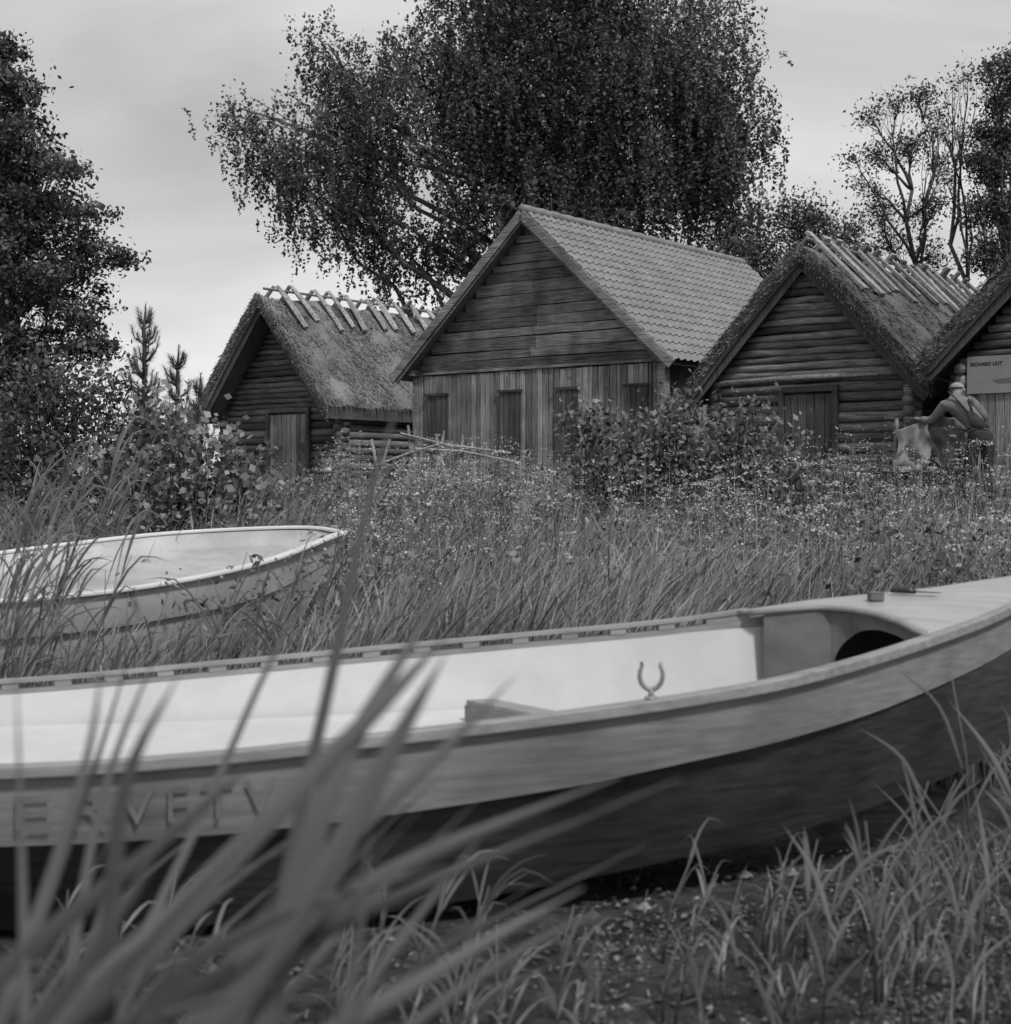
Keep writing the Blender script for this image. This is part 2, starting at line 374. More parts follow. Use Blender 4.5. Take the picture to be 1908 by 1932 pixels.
tree('ash_tree','thin nearly dead tree with crooked bare twigs',(12.95,42.5,1.5),
     [(12.75,42.5,12.6,.35,.3,.4),(13.2,42.5,12.9,.3,.3,.5),(12.5,42.5,11.3,.3,.3,.4),(13.1,42.5,11.2,.4,.3,.5),(12.6,42.5,9.9,.4,.3,.4),(13.2,42.5,9.5,.3,.3,.4)],80,9,.2,.11,M['leafa'],M['bark'],.10,(12.85,42.5,10.5),limbf=.5,twigf=.3,shell=.6,forklo=3,tips=3)
random.seed(3)

def shrub(name,label,lobes,clumps,leaves,csize,ls,mat,aspect=.6):
    c=lobes[0]; b=(c[0],c[1],float(gz(c[0],c[1])))
    e=empty(name,b); thing(e,label,'bush'); B=Vector(b); mb=MB(); parts=[]
    vols=np.array([l[3]*l[5] for l in lobes]); tot=vols.sum()
    for l,vv in zip(lobes,vols):
        nc=max(4,int(clumps*vv/tot)); cs=in_ell(nc,l,.55)
        for k in range(nc):
            root=Vector((l[0]+random.uniform(-.3,.3)*l[3],l[1]+random.uniform(-.3,.3)*l[4],0)); root.z=float(gz(root.x,root.y))-.05
            limb(mb,root,cs[k]+np.array([0,0,csize*.8]),.012,.003,n=4,sag=.08,segs=4)
            nn=int(leaves*random.uniform(.5,1.3))
            P=cs[k]+R.normal(size=(nn,3))*np.array([csize,csize,csize*1.1])
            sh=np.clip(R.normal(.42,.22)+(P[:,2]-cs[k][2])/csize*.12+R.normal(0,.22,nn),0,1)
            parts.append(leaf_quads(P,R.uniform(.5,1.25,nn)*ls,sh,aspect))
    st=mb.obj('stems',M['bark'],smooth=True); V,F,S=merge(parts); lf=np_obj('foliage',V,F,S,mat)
    for ch in (st,lf): ch.parent=e; ch.matrix_parent_inverse=Matrix.Translation(-B)
shrub('leafy_shrub','spreading leafy shrub growing before the big boathouse',
      [(1.2,17,1.3,.6,.6,.5),(.95,17,1.85,.25,.3,.4),(1.95,17.2,1.4,.7,.6,.5),(2.75,17,1.3,.65,.6,.45),(2.1,17.2,2.0,.3,.3,.35),(2.75,17,1.85,.28,.3,.35),(3.2,16.8,1.1,.4,.5,.4),(1.5,17,1.75,.3,.3,.2),(3.3,17,1.55,.18,.2,.3),(2.2,16.5,.95,1.2,.4,.3)],215,54,.14,.082,M['leafs'])
shrub('broad_leaved_shrub','shrub with broad pale leaves before the thatched hut',
      [(-2.95,13.5,1.4,.45,.5,.5),(-2.45,13.6,1.25,.33,.4,.4),(-3.3,13.8,1.65,.3,.5,.35),(-3.0,13.5,1.8,.2,.3,.2),(-3.1,13.5,.9,.7,.5,.4),(-2.3,13.4,.85,.35,.3,.3),(-3.7,13.8,1.3,.3,.4,.4)],90,36,.12,.085,M['leafl'],.75)
shrub('willow_shrub','dark dense willow scrub under the alder tree',
      [(-5.4,17.3,2.1,.8,.8,.8),(-4.7,17.2,2.05,.5,.7,.5),(-5.0,17,1.5,.9,.8,.5),(-4.0,17,1.75,.3,.5,.35),(-4.2,16.8,1.35,.6,.6,.5)],130,80,.15,.08,M['leafa'])
shrub('willow_shrub','low willow scrub among reeds at the shore',
      [(-4.3,14.3,.85,.7,.6,.4),(-3.4,12.7,.65,.6,.5,.35)],60,60,.13,.07,M['leafs'])
shrub('low_shrub','low dark bush in the meadow grass',[(2.6,12.5,.65,.5,.5,.3),(3.5,12.8,.75,.5,.5,.3),(1.9,13,.6,.4,.5,.22)],40,45,.12,.055,M['leafs'])
shrub('low_shrub','rank nettles and weeds before the log hut',[(3.9,18.5,1.25,.5,.5,.35),(4.5,18.8,1.15,.4,.5,.25),(3.5,18,1.2,.4,.4,.3)],50,45,.13,.065,M['leafs'])

def pine(label,x,y,top,w,seed):
    random.seed(seed); b=(x,y,float(gz(x,y))); e=empty('pine_tree',b); thing(e,label,'tree'); B=Vector(b); mb=MB()
    mb.tube([b,(x,y,top-.3),(x+.02,y,top)],[.06,.02,.006],n=7); segs=[((x,y,top-.9),(x+.02,y,top))]
    z=top-.30
    while z>b[2]+.6:
        h=(top-z)/(top-b[2])
        for k in range(9):
            an=random.uniform(0,6.28); Ln=w*(.25+1.3*h)*random.uniform(.5,1.2)
            p0=Vector((x,y,z+random.uniform(-.06,.06))); p1=p0+Vector((math.cos(an)*Ln*.75,math.sin(an)*Ln*.75,Ln*.55)); p2=p1+Vector((math.cos(an)*Ln*.22,math.sin(an)*Ln*.22,.05+Ln*random.uniform(.3,.6)))
            mb.tube([p0,p1,p2],[.010,.007,.004],n=4); segs.append((p0.lerp(p1,.3),p1)); segs.append((p1,p2))
        z-=.22
    V=[];S=[]
    for a,c in segs:
        a=np.array(a);c=np.array(c); Lg=np.linalg.norm(c-a); d=(c-a)/Lg; n=int(20+190*Lg)
        t=R.random((n,1)); p=a+(c-a)*t; o=R.normal(size=(n,3)); o-=d*(o@d)[:,None]; o/=np.linalg.norm(o,axis=1)[:,None]
        tip=p+(o*.7+d*.8)*(R.uniform(.05,.11,(n,1))*(1.1-.45*t)); s=np.cross(o,d)*.0024
        V.append(np.stack([p-s,p+s,tip+s*.3,tip-s*.3],1).reshape(-1,3)); S.append(np.repeat(R.random(n),4))
    V=np.concatenate(V); F=np.arange(len(V)).reshape(-1,4)
    tk=mb.obj('trunk',M['bark'],smooth=True); nd=np_obj('crown',V,F,np.concatenate(S),M['needle'])
    for ch in (tk,nd): ch.parent=e; ch.matrix_parent_inverse=Matrix.Translation(-B)
pine('young pine with upright candle shoots in the scrub',-4.62,19,3.55,.36,1)
pine('small pine sapling with pale candles beside a larger one',-4.24,19.2,3.05,.28,2)
pine('small pine sapling half hidden in the scrub',-4.0,19.4,2.7,.24,4)
random.seed(12)

# ---------------------------------------------------------------- meadow grass
def inside_boat2(x,y):
    ny=np.interp(x,[-4.2,-2.96,-2.43,-1.9,-1.46,-1.05],[7.2,7.5,7.7,8.2,9,10.1]); fy=np.interp(x,[-4.2,-2.9,-2.2,-1.4,-1.05],[9.0,9.5,9.95,10.15,10.1])
    return (x<-1.05)&(x>-4.2)&(y>ny-.05)&(y<fy+.05)
def scatter(n,y0,y1,pw=1.0):
    y=y0+(y1-y0)*R.random(n)**pw; x=R.uniform(-1,1,n)*(y*.36+.6); return x,y
def hutmask(x,y):
    return y < np.where(x<-1.8,31.0+ (-4.7-x)*.75, np.where(x<3,29.6-(x+1.8)*.78, 25-(x-3)*.7))
def clumpn(x,y,s=1.0):
    return .5+.25*np.sin(x*2.3*s+1.1*np.sin(y*1.9*s))+.25*np.sin(y*1.7*s+1.7*np.sin(x*1.3*s+2))
parts=[]
far_x=[-1.7,1.8,2.2]; far_y=[5.25,5.7,5.8]
for n,y0,y1,h0,h1,wd in [(12000,5.75,8.5,.36,.76,.018),(6000,5.75,8.5,.2,.6,.008),(12000,8.3,14,.3,.78,.018),(13000,8.3,14,.3,.66,.010),(16000,14,30,.2,.46,.02),(1500,14,26,.4,.7,.014)]:
    x,y=scatter(n,y0,y1,1.1); z=gz(x,y)
    m=~inside_boat2(x,y)&hutmask(x,y)
    cl=.55*clumpn(x,y)+.45*clumpn(x*1.9+2,y*1.7)
    m&=(y>np.interp(x,far_x,far_y)+.12)
    bx=(x<-1.1)&(x>-4)&(y<np.interp(x,[-4.2,-2.96,-2.43,-1.9,-1.46,-1.05],[7.2,7.5,7.7,8.2,9,10.1]))
    m&=~(bx&(R.random(n)>.7))
    x,y,z,cl,bx=x[m],y[m],z[m],cl[m],bx[m]; k=len(x)
    H=R.uniform(h0,h1,k)*(.4+1.1*cl)*np.where(bx,.68,1)*np.where(y<6.6,.85,1)
    an=R.normal(.3,.9,k); le=np.stack([np.cos(an),np.sin(an)],1)*R.uniform(.1,.85,k)[:,None]
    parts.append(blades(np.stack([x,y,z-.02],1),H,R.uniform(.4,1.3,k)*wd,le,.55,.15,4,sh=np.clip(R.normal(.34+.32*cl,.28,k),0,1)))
x=R.uniform(.6,3.2,6500); y=R.uniform(3.1,7,6500); wgt=sstep(x-y*.3,-.45,.5); m=(R.random(6500)<wgt*.75+.10)
hullm=(y<np.interp(x,[0,.5,.9,1.3,1.75,2.1],[4.1,4.3,4.45,4.8,5.2,5.6])-.05)|(x>2.25)|(y>np.interp(x,[0,2.1],[5.4,5.75])); m&=hullm
x,y=x[m],y[m]; k=len(x); an=R.uniform(0,6.28,k); le=np.stack([np.cos(an),np.sin(an)],1)*R.uniform(.1,.9,k)[:,None]
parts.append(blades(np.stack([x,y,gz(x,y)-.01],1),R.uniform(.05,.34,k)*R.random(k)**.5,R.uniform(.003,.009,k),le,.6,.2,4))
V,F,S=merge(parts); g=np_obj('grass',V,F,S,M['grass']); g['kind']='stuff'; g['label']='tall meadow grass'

x,y=scatter(6500,8,24,1.0); m=~inside_boat2(x,y)&hutmask(x,y)&(clumpn(x+3,y,.7)>.45); x,y=x[m],y[m]; k=len(x)
P=np.stack([x,y,gz(x,y)+R.uniform(.2,.68,k)],1); P=np.repeat(P,9,0)+R.normal(size=(k*9,3))*np.array([.08,.08,.08])
V,F,S=leaf_quads(P,R.uniform(.02,.07,len(P)),R.random(len(P)),.5); o=np_obj('meadow_weeds',V,F,S,M['leafs']); o['kind']='stuff'; o['label']='leafy weeds in the meadow'

k0=5200; y=R.uniform(8.8,25,k0); x=R.uniform(-.12,.36,k0)*y
dens=(.5*clumpn(x+1,y+2,1.3)+.5*clumpn(x*1.7,y*1.1+4,1.1))
m=hutmask(x,y)&(R.random(k0)<sstep(dens,.35,.8))&~((x>.9)&(x<3.3)&(y>16)&(y<18)); x,y=x[m],y[m]; k=len(x)
z=gz(x,y); Hh=R.uniform(.4,1.0,k)*(.8+.4*R.random(k))
st=blades(np.stack([x,y,z],1),Hh,np.full(k,.009),R.normal(size=(k,2))*.16,.4,0,3)
top=st[0].reshape(k,8,3)[:,6:8].mean(1); rad=R.uniform(.5,1.7,k)
nfl=13
C=np.repeat(top,nfl,0)+R.normal(size=(k*nfl,3))*np.array([.034,.034,.008])*np.repeat(rad,nfl)[:,None]
fl=leaf_quads(C,R.uniform(.010,.025,len(C)),np.repeat(R.random(k),nfl)*.7+R.random(len(C))*.3,.9,flat=.6)
C2=np.repeat(top,7,0)+R.normal(size=(k*7,3))*np.array([.09,.09,.04])+np.array([0,0,-.07])
fl2=leaf_quads(C2,R.uniform(.008,.018,len(C2)),R.random(len(C2)),.9,flat=.6)
o=np_obj('cow_parsley_stems',*st,M['grass']); o['kind']='stuff'; o['label']='thin stems of cow parsley'
V,F,S=merge([fl,fl2]); o=np_obj('cow_parsley_blossom',V,F,S,M['flower']); o['kind']='stuff'; o['label']='small white umbels of cow parsley'

# ---------------------------------------------------------------- reeds
def ribbon(mb, pts, w, m=16, shade=.5):
    C=crom(pts,m); rows=[]
    for i in range(m):
        t=i/(m-1); p=Vector(C[i]); tan=Vector(C[min(i+1,m-1)]-C[max(i-1,0)]).normalized()
        sd=tan.cross(Vector((0,1,.15))).normalized()
        ww=w*.5*max(.03,min(1,(.35+2.2*t))*(1-t**2.6))
        rows.append([p-sd*ww, p+Vector((0,-w*.15,0)), p+sd*ww])
    mb.grid(rows,shade)

RB=[([(-.78,1.2,0),(-.42,1.28,.55),(-.25,1.3,.73),(-.118,1.33,.845),(.105,1.36,.935)],.038),
    ([(-.45,1.2,0),(-.26,1.28,.6),(-.20,1.3,.79),(-.146,1.3,.954),(-.044,1.35,1.125)],.036),
    ([(-.8,1.2,0),(-.5,1.25,.5),(-.38,1.25,.73),(-.29,1.28,.825),(-.118,1.3,1.0),(-.05,1.33,1.07)],.034),
    ([(-.5,1.2,0),(-.38,1.3,.5),(-.354,1.3,.73),(-.336,1.3,.93),(-.285,1.3,1.04)],.024),
    ([(-.9,1.1,0),(-.5,1.25,.58),(-.313,1.3,.73),(-.15,1.32,.81),(.165,1.4,.925)],.028),
    ([(-.5,1.45,0),(-.28,1.5,.6),(-.19,1.5,.95),(-.14,1.5,1.18),(-.10,1.5,1.31)],.015),
    ([(-.95,1.2,0),(-.6,1.28,.62),(-.438,1.3,.777),(-.30,1.3,.89),(-.22,1.3,.96)],.024),
    ([(-.45,1.2,0),(-.43,1.3,.4),(-.424,1.3,.73),(-.43,1.3,1.05)],.017),
    ([(-.62,1.3,0),(-.34,1.35,.6),(-.22,1.38,.8),(-.08,1.4,.93),(.01,1.42,1.02)],.024),
    ([(-.36,1.15,0),(-.30,1.2,.5),(-.24,1.25,.74),(-.16,1.25,.86),(-.09,1.25,.99),(-.05,1.25,1.06)],.034),
    ([(-.7,1.0,0),(-.45,1.05,.6),(-.33,1.1,.80),(-.26,1.1,.87)],.02),
    ([(-.66,1.5,0),(-.5,1.55,.5),(-.44,1.6,.85),(-.37,1.6,1.04)],.014),
    ([(-.56,1.1,0),(-.42,1.15,.5),(-.30,1.2,.76),(-.20,1.22,.84),(-.05,1.25,.88)],.022),
    ([(-.5,1.1,0),(-.38,1.15,.45),(-.28,1.15,.70),(-.19,1.15,.82),(-.12,1.15,.93)],.030),
    ([(-.6,1.0,0),(-.5,1.05,.45),(-.38,1.05,.74),(-.30,1.05,.86),(-.25,1.05,.93)],.022),
    ([(-.55,1.2,0),(-.40,1.25,.45),(-.24,1.28,.66),(-.05,1.3,.78),(.07,1.33,.84)],.026),
    ([(-.42,1.0,0),(-.33,1.05,.5),(-.27,1.05,.74),(-.235,1.05,.88)],.022),
    ([(-.72,1.3,0),(-.55,1.35,.5),(-.46,1.4,.75),(-.40,1.4,.93),(-.38,1.4,1.04)],.016),
    ([(-.5,.95,0),(-.42,1.0,.5),(-.36,1.0,.74),(-.33,1.0,.86)],.022),
    ([(-.4,1.3,0),(-.25,1.35,.5),(-.13,1.38,.66),(.03,1.4,.77),(.12,1.4,.80)],.014),
    ([(-.75,1.1,0),(-.6,1.15,.55),(-.45,1.2,.70),(-.28,1.2,.77),(-.17,1.2,.80)],.02),
    ([(-.35,1.0,0),(-.3,1.05,.45),(-.22,1.08,.66),(-.13,1.1,.78),(-.08,1.1,.86)],.022),
    ([(-.7,1.6,0),(-.5,1.65,.5),(-.36,1.7,.8),(-.27,1.7,1.0),(-.2,1.7,1.12)],.012),
    ([(-.8,1.7,0),(-.62,1.75,.5),(-.52,1.8,.8),(-.45,1.8,1.02)],.012),
    ([(-.45,1.7,0),(-.34,1.75,.45),(-.22,1.8,.70),(-.07,1.8,.86)],.012)]
rng=random.Random(77)
for i in range(30):
    y=rng.uniform(1.1,2.3); x=-y*rng.uniform(.12,.36); H=(1.2-(rng.uniform(560,900)/2800)*y); dx=rng.uniform(.02,.32)*y/1.4
    x0=x-rng.uniform(.05,.35)
    RB.append(([(x0,y-.05,0),(x0+(x-x0)*.6,y,H*.5),(x+dx*.25,y,H*.8),(x+dx,y+.02,H)],rng.uniform(.008,.02)))
for i,(p,wd) in enumerate(RB):
    mb=MB(); ribbon(mb,p,wd,22,shade=random.uniform(.1,1))
    o=mb.obj('tall_reed',M['reedfg'],smooth=True); thing(o,'long wind-bent green reed rooted in the shore soil','reed','reeds leaning over the path')

def reed_plants(mb,n,xf,yf,hf,wl,nleaf=6,fan=.55):
    for i in range(n):
        y=yf(); x=xf(y); z=float(gz(x,y)); H=hf(); ln=random.uniform(.0,.35)
        mb.tube([(x,y,z),(x+ln*.25*H,y,z+H*.5),(x+ln*H,y,z+H)],[.004,.003,.0015],n=4,shade=random.uniform(.2,.6))
        for k in range(nleaf):
            t=random.uniform(.1,.9); bx=x+ln*H*t**1.5; bz=z+H*t
            s=(1 if random.random()<.78 else -1)*random.uniform(.25,1)*fan*1.6; Ll=random.uniform(.22,.5)*min(1,H*.9+.1); up=random.uniform(.7,1.05)
            dy=random.uniform(-.12,.12); dr=random.uniform(.0,.35)
            ribbon(mb,[(bx,y,bz),(bx+s*Ll*.25,y+dy*.4,bz+Ll*.45*up),(bx+s*Ll*.6,y+dy*.8,bz+Ll*.8*up),(bx+s*Ll*1.0,y+dy,bz+Ll*(1.05-dr*1.3)*up)],wl*random.uniform(.5,1.2),7,random.uniform(.1,1))
mb=MB()
reed_plants(mb,20,lambda y:-y*.345+random.uniform(-.25,.35),lambda:random.uniform(5.7,7.2),lambda:random.uniform(.75,1.25),.012,7)
reed_plants(mb,44,lambda y:-y*.33+random.uniform(.1,1.7),lambda:random.uniform(5.8,7.2),lambda:random.uniform(.25,.6),.010,5)
reed_plants(mb,22,lambda y:-y*.34+random.uniform(0,.9),lambda:random.uniform(10.4,12.5),lambda:random.uniform(.8,1.3),.018,6)
reed_plants(mb,12,lambda y:-y*.33+random.uniform(.3,1.5),lambda:random.uniform(6.6,7.3),lambda:random.uniform(.6,.85),.010,5)
o=mb.obj('reed_bed',M['reed'],smooth=True); o['kind']='stuff'; o['label']='bed of green reeds beside the pale boat'
mb=MB()
reed_plants(mb,46,lambda y:random.uniform(-1.4,.2),lambda:random.uniform(2.6,3.6),lambda:random.uniform(.1,.36),.008,4,fan=.7)
reed_plants(mb,44,lambda y:y*random.uniform(.1,.36),lambda:random.uniform(3.15,4.0),lambda:random.uniform(.05,.34),.007,4,fan=.45)
o=mb.obj('young_reeds',M['reednr'],smooth=True); o['kind']='stuff'; o['label']='short reed shoots below the hull'

def shoot(x,y,H,ln):
    mb=MB(); z=float(gz(x,y)); n=random.randint(3,6)
    mb.tube([(x,y,z-.01),(x+ln*.3*H,y,z+H*.5),(x+ln*H,y,z+H*.8)],[.004,.003,.0015],n=5,shade=.5)
    for k in range(n):
        t=.1+.75*(k+random.uniform(-.3,.3))/n; t=max(.05,t); bx=x+ln*H*t**1.5; bz=z+H*t*.8; s=random.choice((-1,1)); Ll=random.uniform(.16,.38)*(.35+H)
        op=random.uniform(.1,.85); dr=random.uniform(0,.3)
        ribbon(mb,[(bx,y,bz),(bx+s*Ll*.3*op,y-.02,bz+Ll*.45),(bx+s*Ll*.8*op,y-.04,bz+Ll*(.95-dr))],.0135*random.uniform(.6,1.2),9,random.uniform(.3,1))
    o=mb.obj('reed_shoot',M['reednr'],smooth=True); thing(o,'young reed shoot with pointed leaves in bare soil','reed','reed shoots beside the hull')
for a in [(.88,3.5,.55,-.05),(1.05,3.9,.55,.12),(1.12,3.55,.5,.2),(1.33,4.2,.9,-.08),(1.42,4.05,.8,.15),(1.22,3.9,.65,-.3),(1.52,4.35,.8,.1),(1.47,3.8,.75,-.15),
          (.12,3.45,.34,.12),(.72,3.35,.5,.1),(1.6,4.7,.65,.25),(.6,3.2,.4,-.5),(-.12,3.3,.3,.1),(.17,3.25,.22,.05),(1.66,4.5,.9,.05),(.8,3.95,.35,.1),(.45,3.35,.3,-.2),(1.2,3.35,.45,-.1),
          (1.0,3.3,.5,.05),(1.28,3.6,.6,.1),(1.38,3.95,.75,-.05),(.95,3.75,.45,-.2),(1.15,4.1,.5,.2)]:
    shoot(*a)

k=4200; x=R.uniform(-1.5,2.6,k); y=R.uniform(2.6,5.2,k); an=R.uniform(0,3.14,k); ln=R.uniform(.006,.09,k)*R.random(k); wd=R.uniform(.0006,.003,k)
d=np.stack([np.cos(an),np.sin(an),R.normal(0,.15,k)],1)*ln[:,None]*.5; s=np.stack([-np.sin(an),np.cos(an),R.normal(0,.3,k)],1)*wd[:,None]
c=np.stack([x,y,gz(x,y)+R.uniform(.010,.022,k)],1)
V=np.stack([c-d-s,c-d+s,c+d+s,c+d-s],1).reshape(-1,3)
o=np_obj('dry_stalk_debris',V,np.arange(4*k).reshape(-1,4),np.repeat(R.random(k)**1.5,4),M['straw']); o['kind']='stuff'; o['label']='dry stalks and chips on the soil'
mb=MB()
for i in range(1500):
    x_=random.uniform(-.8,2.4); y_=random.uniform(2.9,5.0); r=random.uniform(.004,.014)*(2.4 if random.random()<.1 else 1); z_=float(gz(x_,y_))
    P=[]
    for (a,b,c_) in [(1,0,0),(0,1,0),(-1,0,0),(0,-1,0),(.1,.1,.7),(0,0,-.6)]:
        P.append((x_+a*r*random.uniform(.7,1.2),y_+b*r*random.uniform(.7,1.2),z_+.005+c_*r))
    mb.add(P,[(0,1,4),(1,2,4),(2,3,4),(3,0,4),(1,0,5),(2,1,5),(3,2,5),(0,3,5)],random.random()**3)
o=mb.obj('pebbles',M['straw']); o['kind']='stuff'; o['label']='small clods and pebbles on the soil'
k=4200; x=R.uniform(.2,2.4,k); y=R.uniform(3.1,4.9,k); m=(clumpn(x*3,y*3)>.45)&(y<np.interp(x,[0,.5,.9,1.3,1.75,2.1],[4.1,4.3,4.45,4.8,5.2,5.6])-.1); x,y=x[m],y[m]
P=np.repeat(np.stack([x,y,gz(x,y)+.02],1),5,0)+R.normal(size=(len(x)*5,3))*np.array([.03,.03,.014])
V,F,S=leaf_quads(P,R.uniform(.006,.022,len(P)),R.random(len(P)),.6,flat=.5); o=np_obj('creeping_weeds',V,F,S,M['leafs']); o['kind']='stuff'; o['label']='low creeping weeds on the soil'

# ---------------------------------------------------------------- boats
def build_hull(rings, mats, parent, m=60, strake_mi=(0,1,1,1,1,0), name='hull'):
    C=[crom(r,m) for r in rings]; mb=MB(); cen=sum(C)/7
    for i in range(6):
        A=C[i].copy(); B=C[i+1].copy()
        if i==1:  A=A+(cen-A)*.035+np.array([0,0,.015])
        if i==4:  B=B+(cen-B)*.035+np.array([0,0,.015])
        rows=[A,B] if i in (2,3) else [A,(A*.66+B*.34)+(A-cen)*.012,(A*.33+B*.67)+(A-cen)*.012,B]
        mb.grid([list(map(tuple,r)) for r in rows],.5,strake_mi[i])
        if i==0:
            B2=C[1]+(cen-C[1])*.035+np.array([0,0,.015]); mb.grid([list(map(tuple,C[1])),list(map(tuple,B2))],.5,0)
    mb.add([tuple(c[0]) for c in C],[tuple(range(7))],.5,0)
    return mb.obj(name,mats,parent,smooth=True), C, cen

def build_inside(C,cen,mats,parent,split=None,name='interior'):
    mb=MB(); D=[]
    for c in C:
        d=cen-c; ln=np.linalg.norm(d,axis=1)[:,None]; sh=np.minimum(.03,ln*.3); D.append(c+d/np.maximum(ln,1e-6)*sh)
    if split is None: mb.grid([list(map(tuple,r)) for r in D],.5)
    else:
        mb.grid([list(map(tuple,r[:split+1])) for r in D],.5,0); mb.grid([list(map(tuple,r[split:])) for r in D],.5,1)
    return mb.obj(name,mats,parent,smooth=True), D

def rail(mb, P, Q, out_, inn, h, z0=.0, i0=0, i1=None, shade=.5):
    i1=len(P) if i1 is None else i1; rows=[]; last=None
    for i in range(i0,i1):
        d=(Q[i]-P[i]).copy(); L_=np.linalg.norm(d)
        tan=P[min(i+1,len(P)-1)]-P[max(i-1,0)]; tan/=np.linalg.norm(tan)
        side=np.cross([0,0,1],tan); side/=np.linalg.norm(side)
        if np.dot(side,d if L_>.08 else (last if last is not None else d))<0: side=-side
        last=side; lim=max(.004,L_*.45)
        a=P[i]-side*out_; b=P[i]+side*min(inn,lim)
        t=np.array([0,0,z0]); u_=np.array([0,0,z0-h])
        rows.append([tuple(a+t),tuple(b+t),tuple(b+u_),tuple(a+u_)])
    vs=[p for r in rows for p in r]; n=len(rows); fs=[]
    for i in range(n-1):
        for k in range(4): fs.append((i*4+k,i*4+(k+1)%4,(i+1)*4+(k+1)%4,(i+1)*4+k))
    fs.append((3,2,1,0)); fs.append(tuple((n-1)*4+k for k in range(4)))
    mb.add(vs,fs,shade)

NG=[(-2.3,3.75,.47),(-1.264,3.75,.49),(-.752,3.8,.515),(-.351,3.87,.548),(.137,4.0,.586),(.513,4.15,.615),(.848,4.35,.644),(1.252,4.7,.693),(1.722,5.15,.773),(2.06,5.52,.885)]
FG=[(-2.55,4.8,.505),(-1.669,4.95,.524),(-.989,5.0,.577),(-.46,5.07,.620),(.05,5.14,.660),(.55,5.2,.70),(.92,5.26,.745),(1.30,5.36,.795),(1.76,5.47,.853),(2.06,5.52,.885)]
NC=[(-2.3,3.8,.265),(-1.28,3.8,.277),(-.76,3.85,.295),(-.355,3.92,.325),(.139,4.05,.373),(.519,4.2,.42),(.858,4.4,.457),(1.26,4.74,.51),(1.73,5.18,.612),(2.05,5.5,.74)]
NBt=[(-2.35,4.0,0),(-1.35,4.0,0),(-.8,4.02,.01),(-.372,4.1,.014),(.146,4.25,.059),(.544,4.4,.10),(.897,4.6,.129),(1.305,4.9,.176),(1.755,5.25,.272),(2.0,5.45,.42)]
FC=[(g[0]+.02,g[1]-.05*(1-i/9),g[2]-(.24 if i<9 else .145)) for i,g in enumerate(FG)]; FC[-1]=NC[-1]
FBt=[((2*f[0]+n_[0])/3, f[1]-.28*(1-i/9), n_[2]+.03) for i,(f,n_) in enumerate(zip(FG,NBt))]; FBt[-1]=NBt[-1]
KL=[((a[0]+b[0])/2,(a[1]+b[1])/2,min(a[2],b[2])-.015) for a,b in zip(NBt,FBt)]; KL[-1]=(2.0,5.45,.41)
boat=empty('wooden_rowing_boat',(0,4.5,-.02)); thing(boat,'new plywood rowing boat with white interior resting on the shore','boat')
BI=Matrix.Translation((0,-4.5,.02))
def bpart(o):
    o.parent=boat; o.matrix_parent_inverse = BI; return o
m=72
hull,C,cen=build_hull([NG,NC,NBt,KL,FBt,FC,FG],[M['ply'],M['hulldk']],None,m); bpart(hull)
ins,D=build_inside(C,cen,[M['white'],M['bowshade']],None,split=int(m*.73)); bpart(ins)  # white paint aft; forward of the split the shade is painted in
ng=C[0]; fg=C[6]
mb=MB(); rail(mb,ng,fg,.018,.030,.034,z0=.006)
o=mb.obj('gunwale',M['rail'],smooth=False,bevel=.005); bpart(o)
e1=int(m*.655)
mb=MB(); rail(mb,fg,ng,.014,.024,.050,z0=.003,shade=.6)
rail(mb,fg,ng,.020,.030,.012,z0=.036,i1=e1,shade=.75)
fine=crom(fg[:e1],900); al_=np.concatenate([[0],np.cumsum(np.linalg.norm(np.diff(fine,axis=0),axis=1))]); s=.02
while s<al_[-1]-.05:
    i=np.searchsorted(al_,s); j=min(899,np.searchsorted(al_,s+.056))
    if s>al_[-1]-.3: j=min(899,np.searchsorted(al_,s+.3))
    p=fine[i]; q=fine[j]; mb.beam(Vector(p)+Vector((0,-.004,.0135)),Vector(q)+Vector((0,-.004,.0135)),.044,.0215,shade=.65)
    s+=.172 if s<=al_[-1]-.3 else 9
o=mb.obj('gunwale',M['rail']); bpart(o); o['label']='open gunwale with a row of slots'
svals=[(0,7.28),(.1,7.22),(.3,7.12),(.51,6.97),(.7,6.75),(.81,6.55),(.92,6.05),(.965,5.85),(1,5.7)]
vv=[a[0] for a in svals]; ss=[a[1] for a in svals]
def deckp(v_,s_,crown=.022,dz=.010):
    a=crom_at(NG,s_); b=crom_at(FG,s_); ln=np.linalg.norm(b-a)
    b=b+np.array([0,0,.030*float(np.clip((7.6-s_)/1.2,0,1))])
    v2=.03+.94*v_
    return a+(b-a)*v2+np.array([0,0,dz+crown*4*v_*(1-v_)*min(1,ln/.8)])
rows=[]; vs_=np.linspace(0,1,34)
for v_ in vs_:
    s0=np.interp(v_,vv,ss); rows.append([tuple(deckp(v_,s0+(8.97-s0)*t)) for t in np.linspace(0,1,26)])
mb=MB(); mb.grid(rows,.5)
o=mb.obj('deck',M['plydeck'],smooth=True); bpart(o)
so_=o.modifiers.new('thick','SOLIDIFY'); so_.thickness=.014; so_.offset=-1
mb=MB(); pts=[deckp(v_,np.interp(v_,vv,ss)-.01,dz=-.001) for v_ in np.linspace(.0,.97,40)]
mb.tube([tuple(p) for p in pts],.010,n=8,shade=.1); o=mb.obj('coaming',M['rail'],smooth=True); bpart(o)
mb=MB(); rows=[]; nb=80
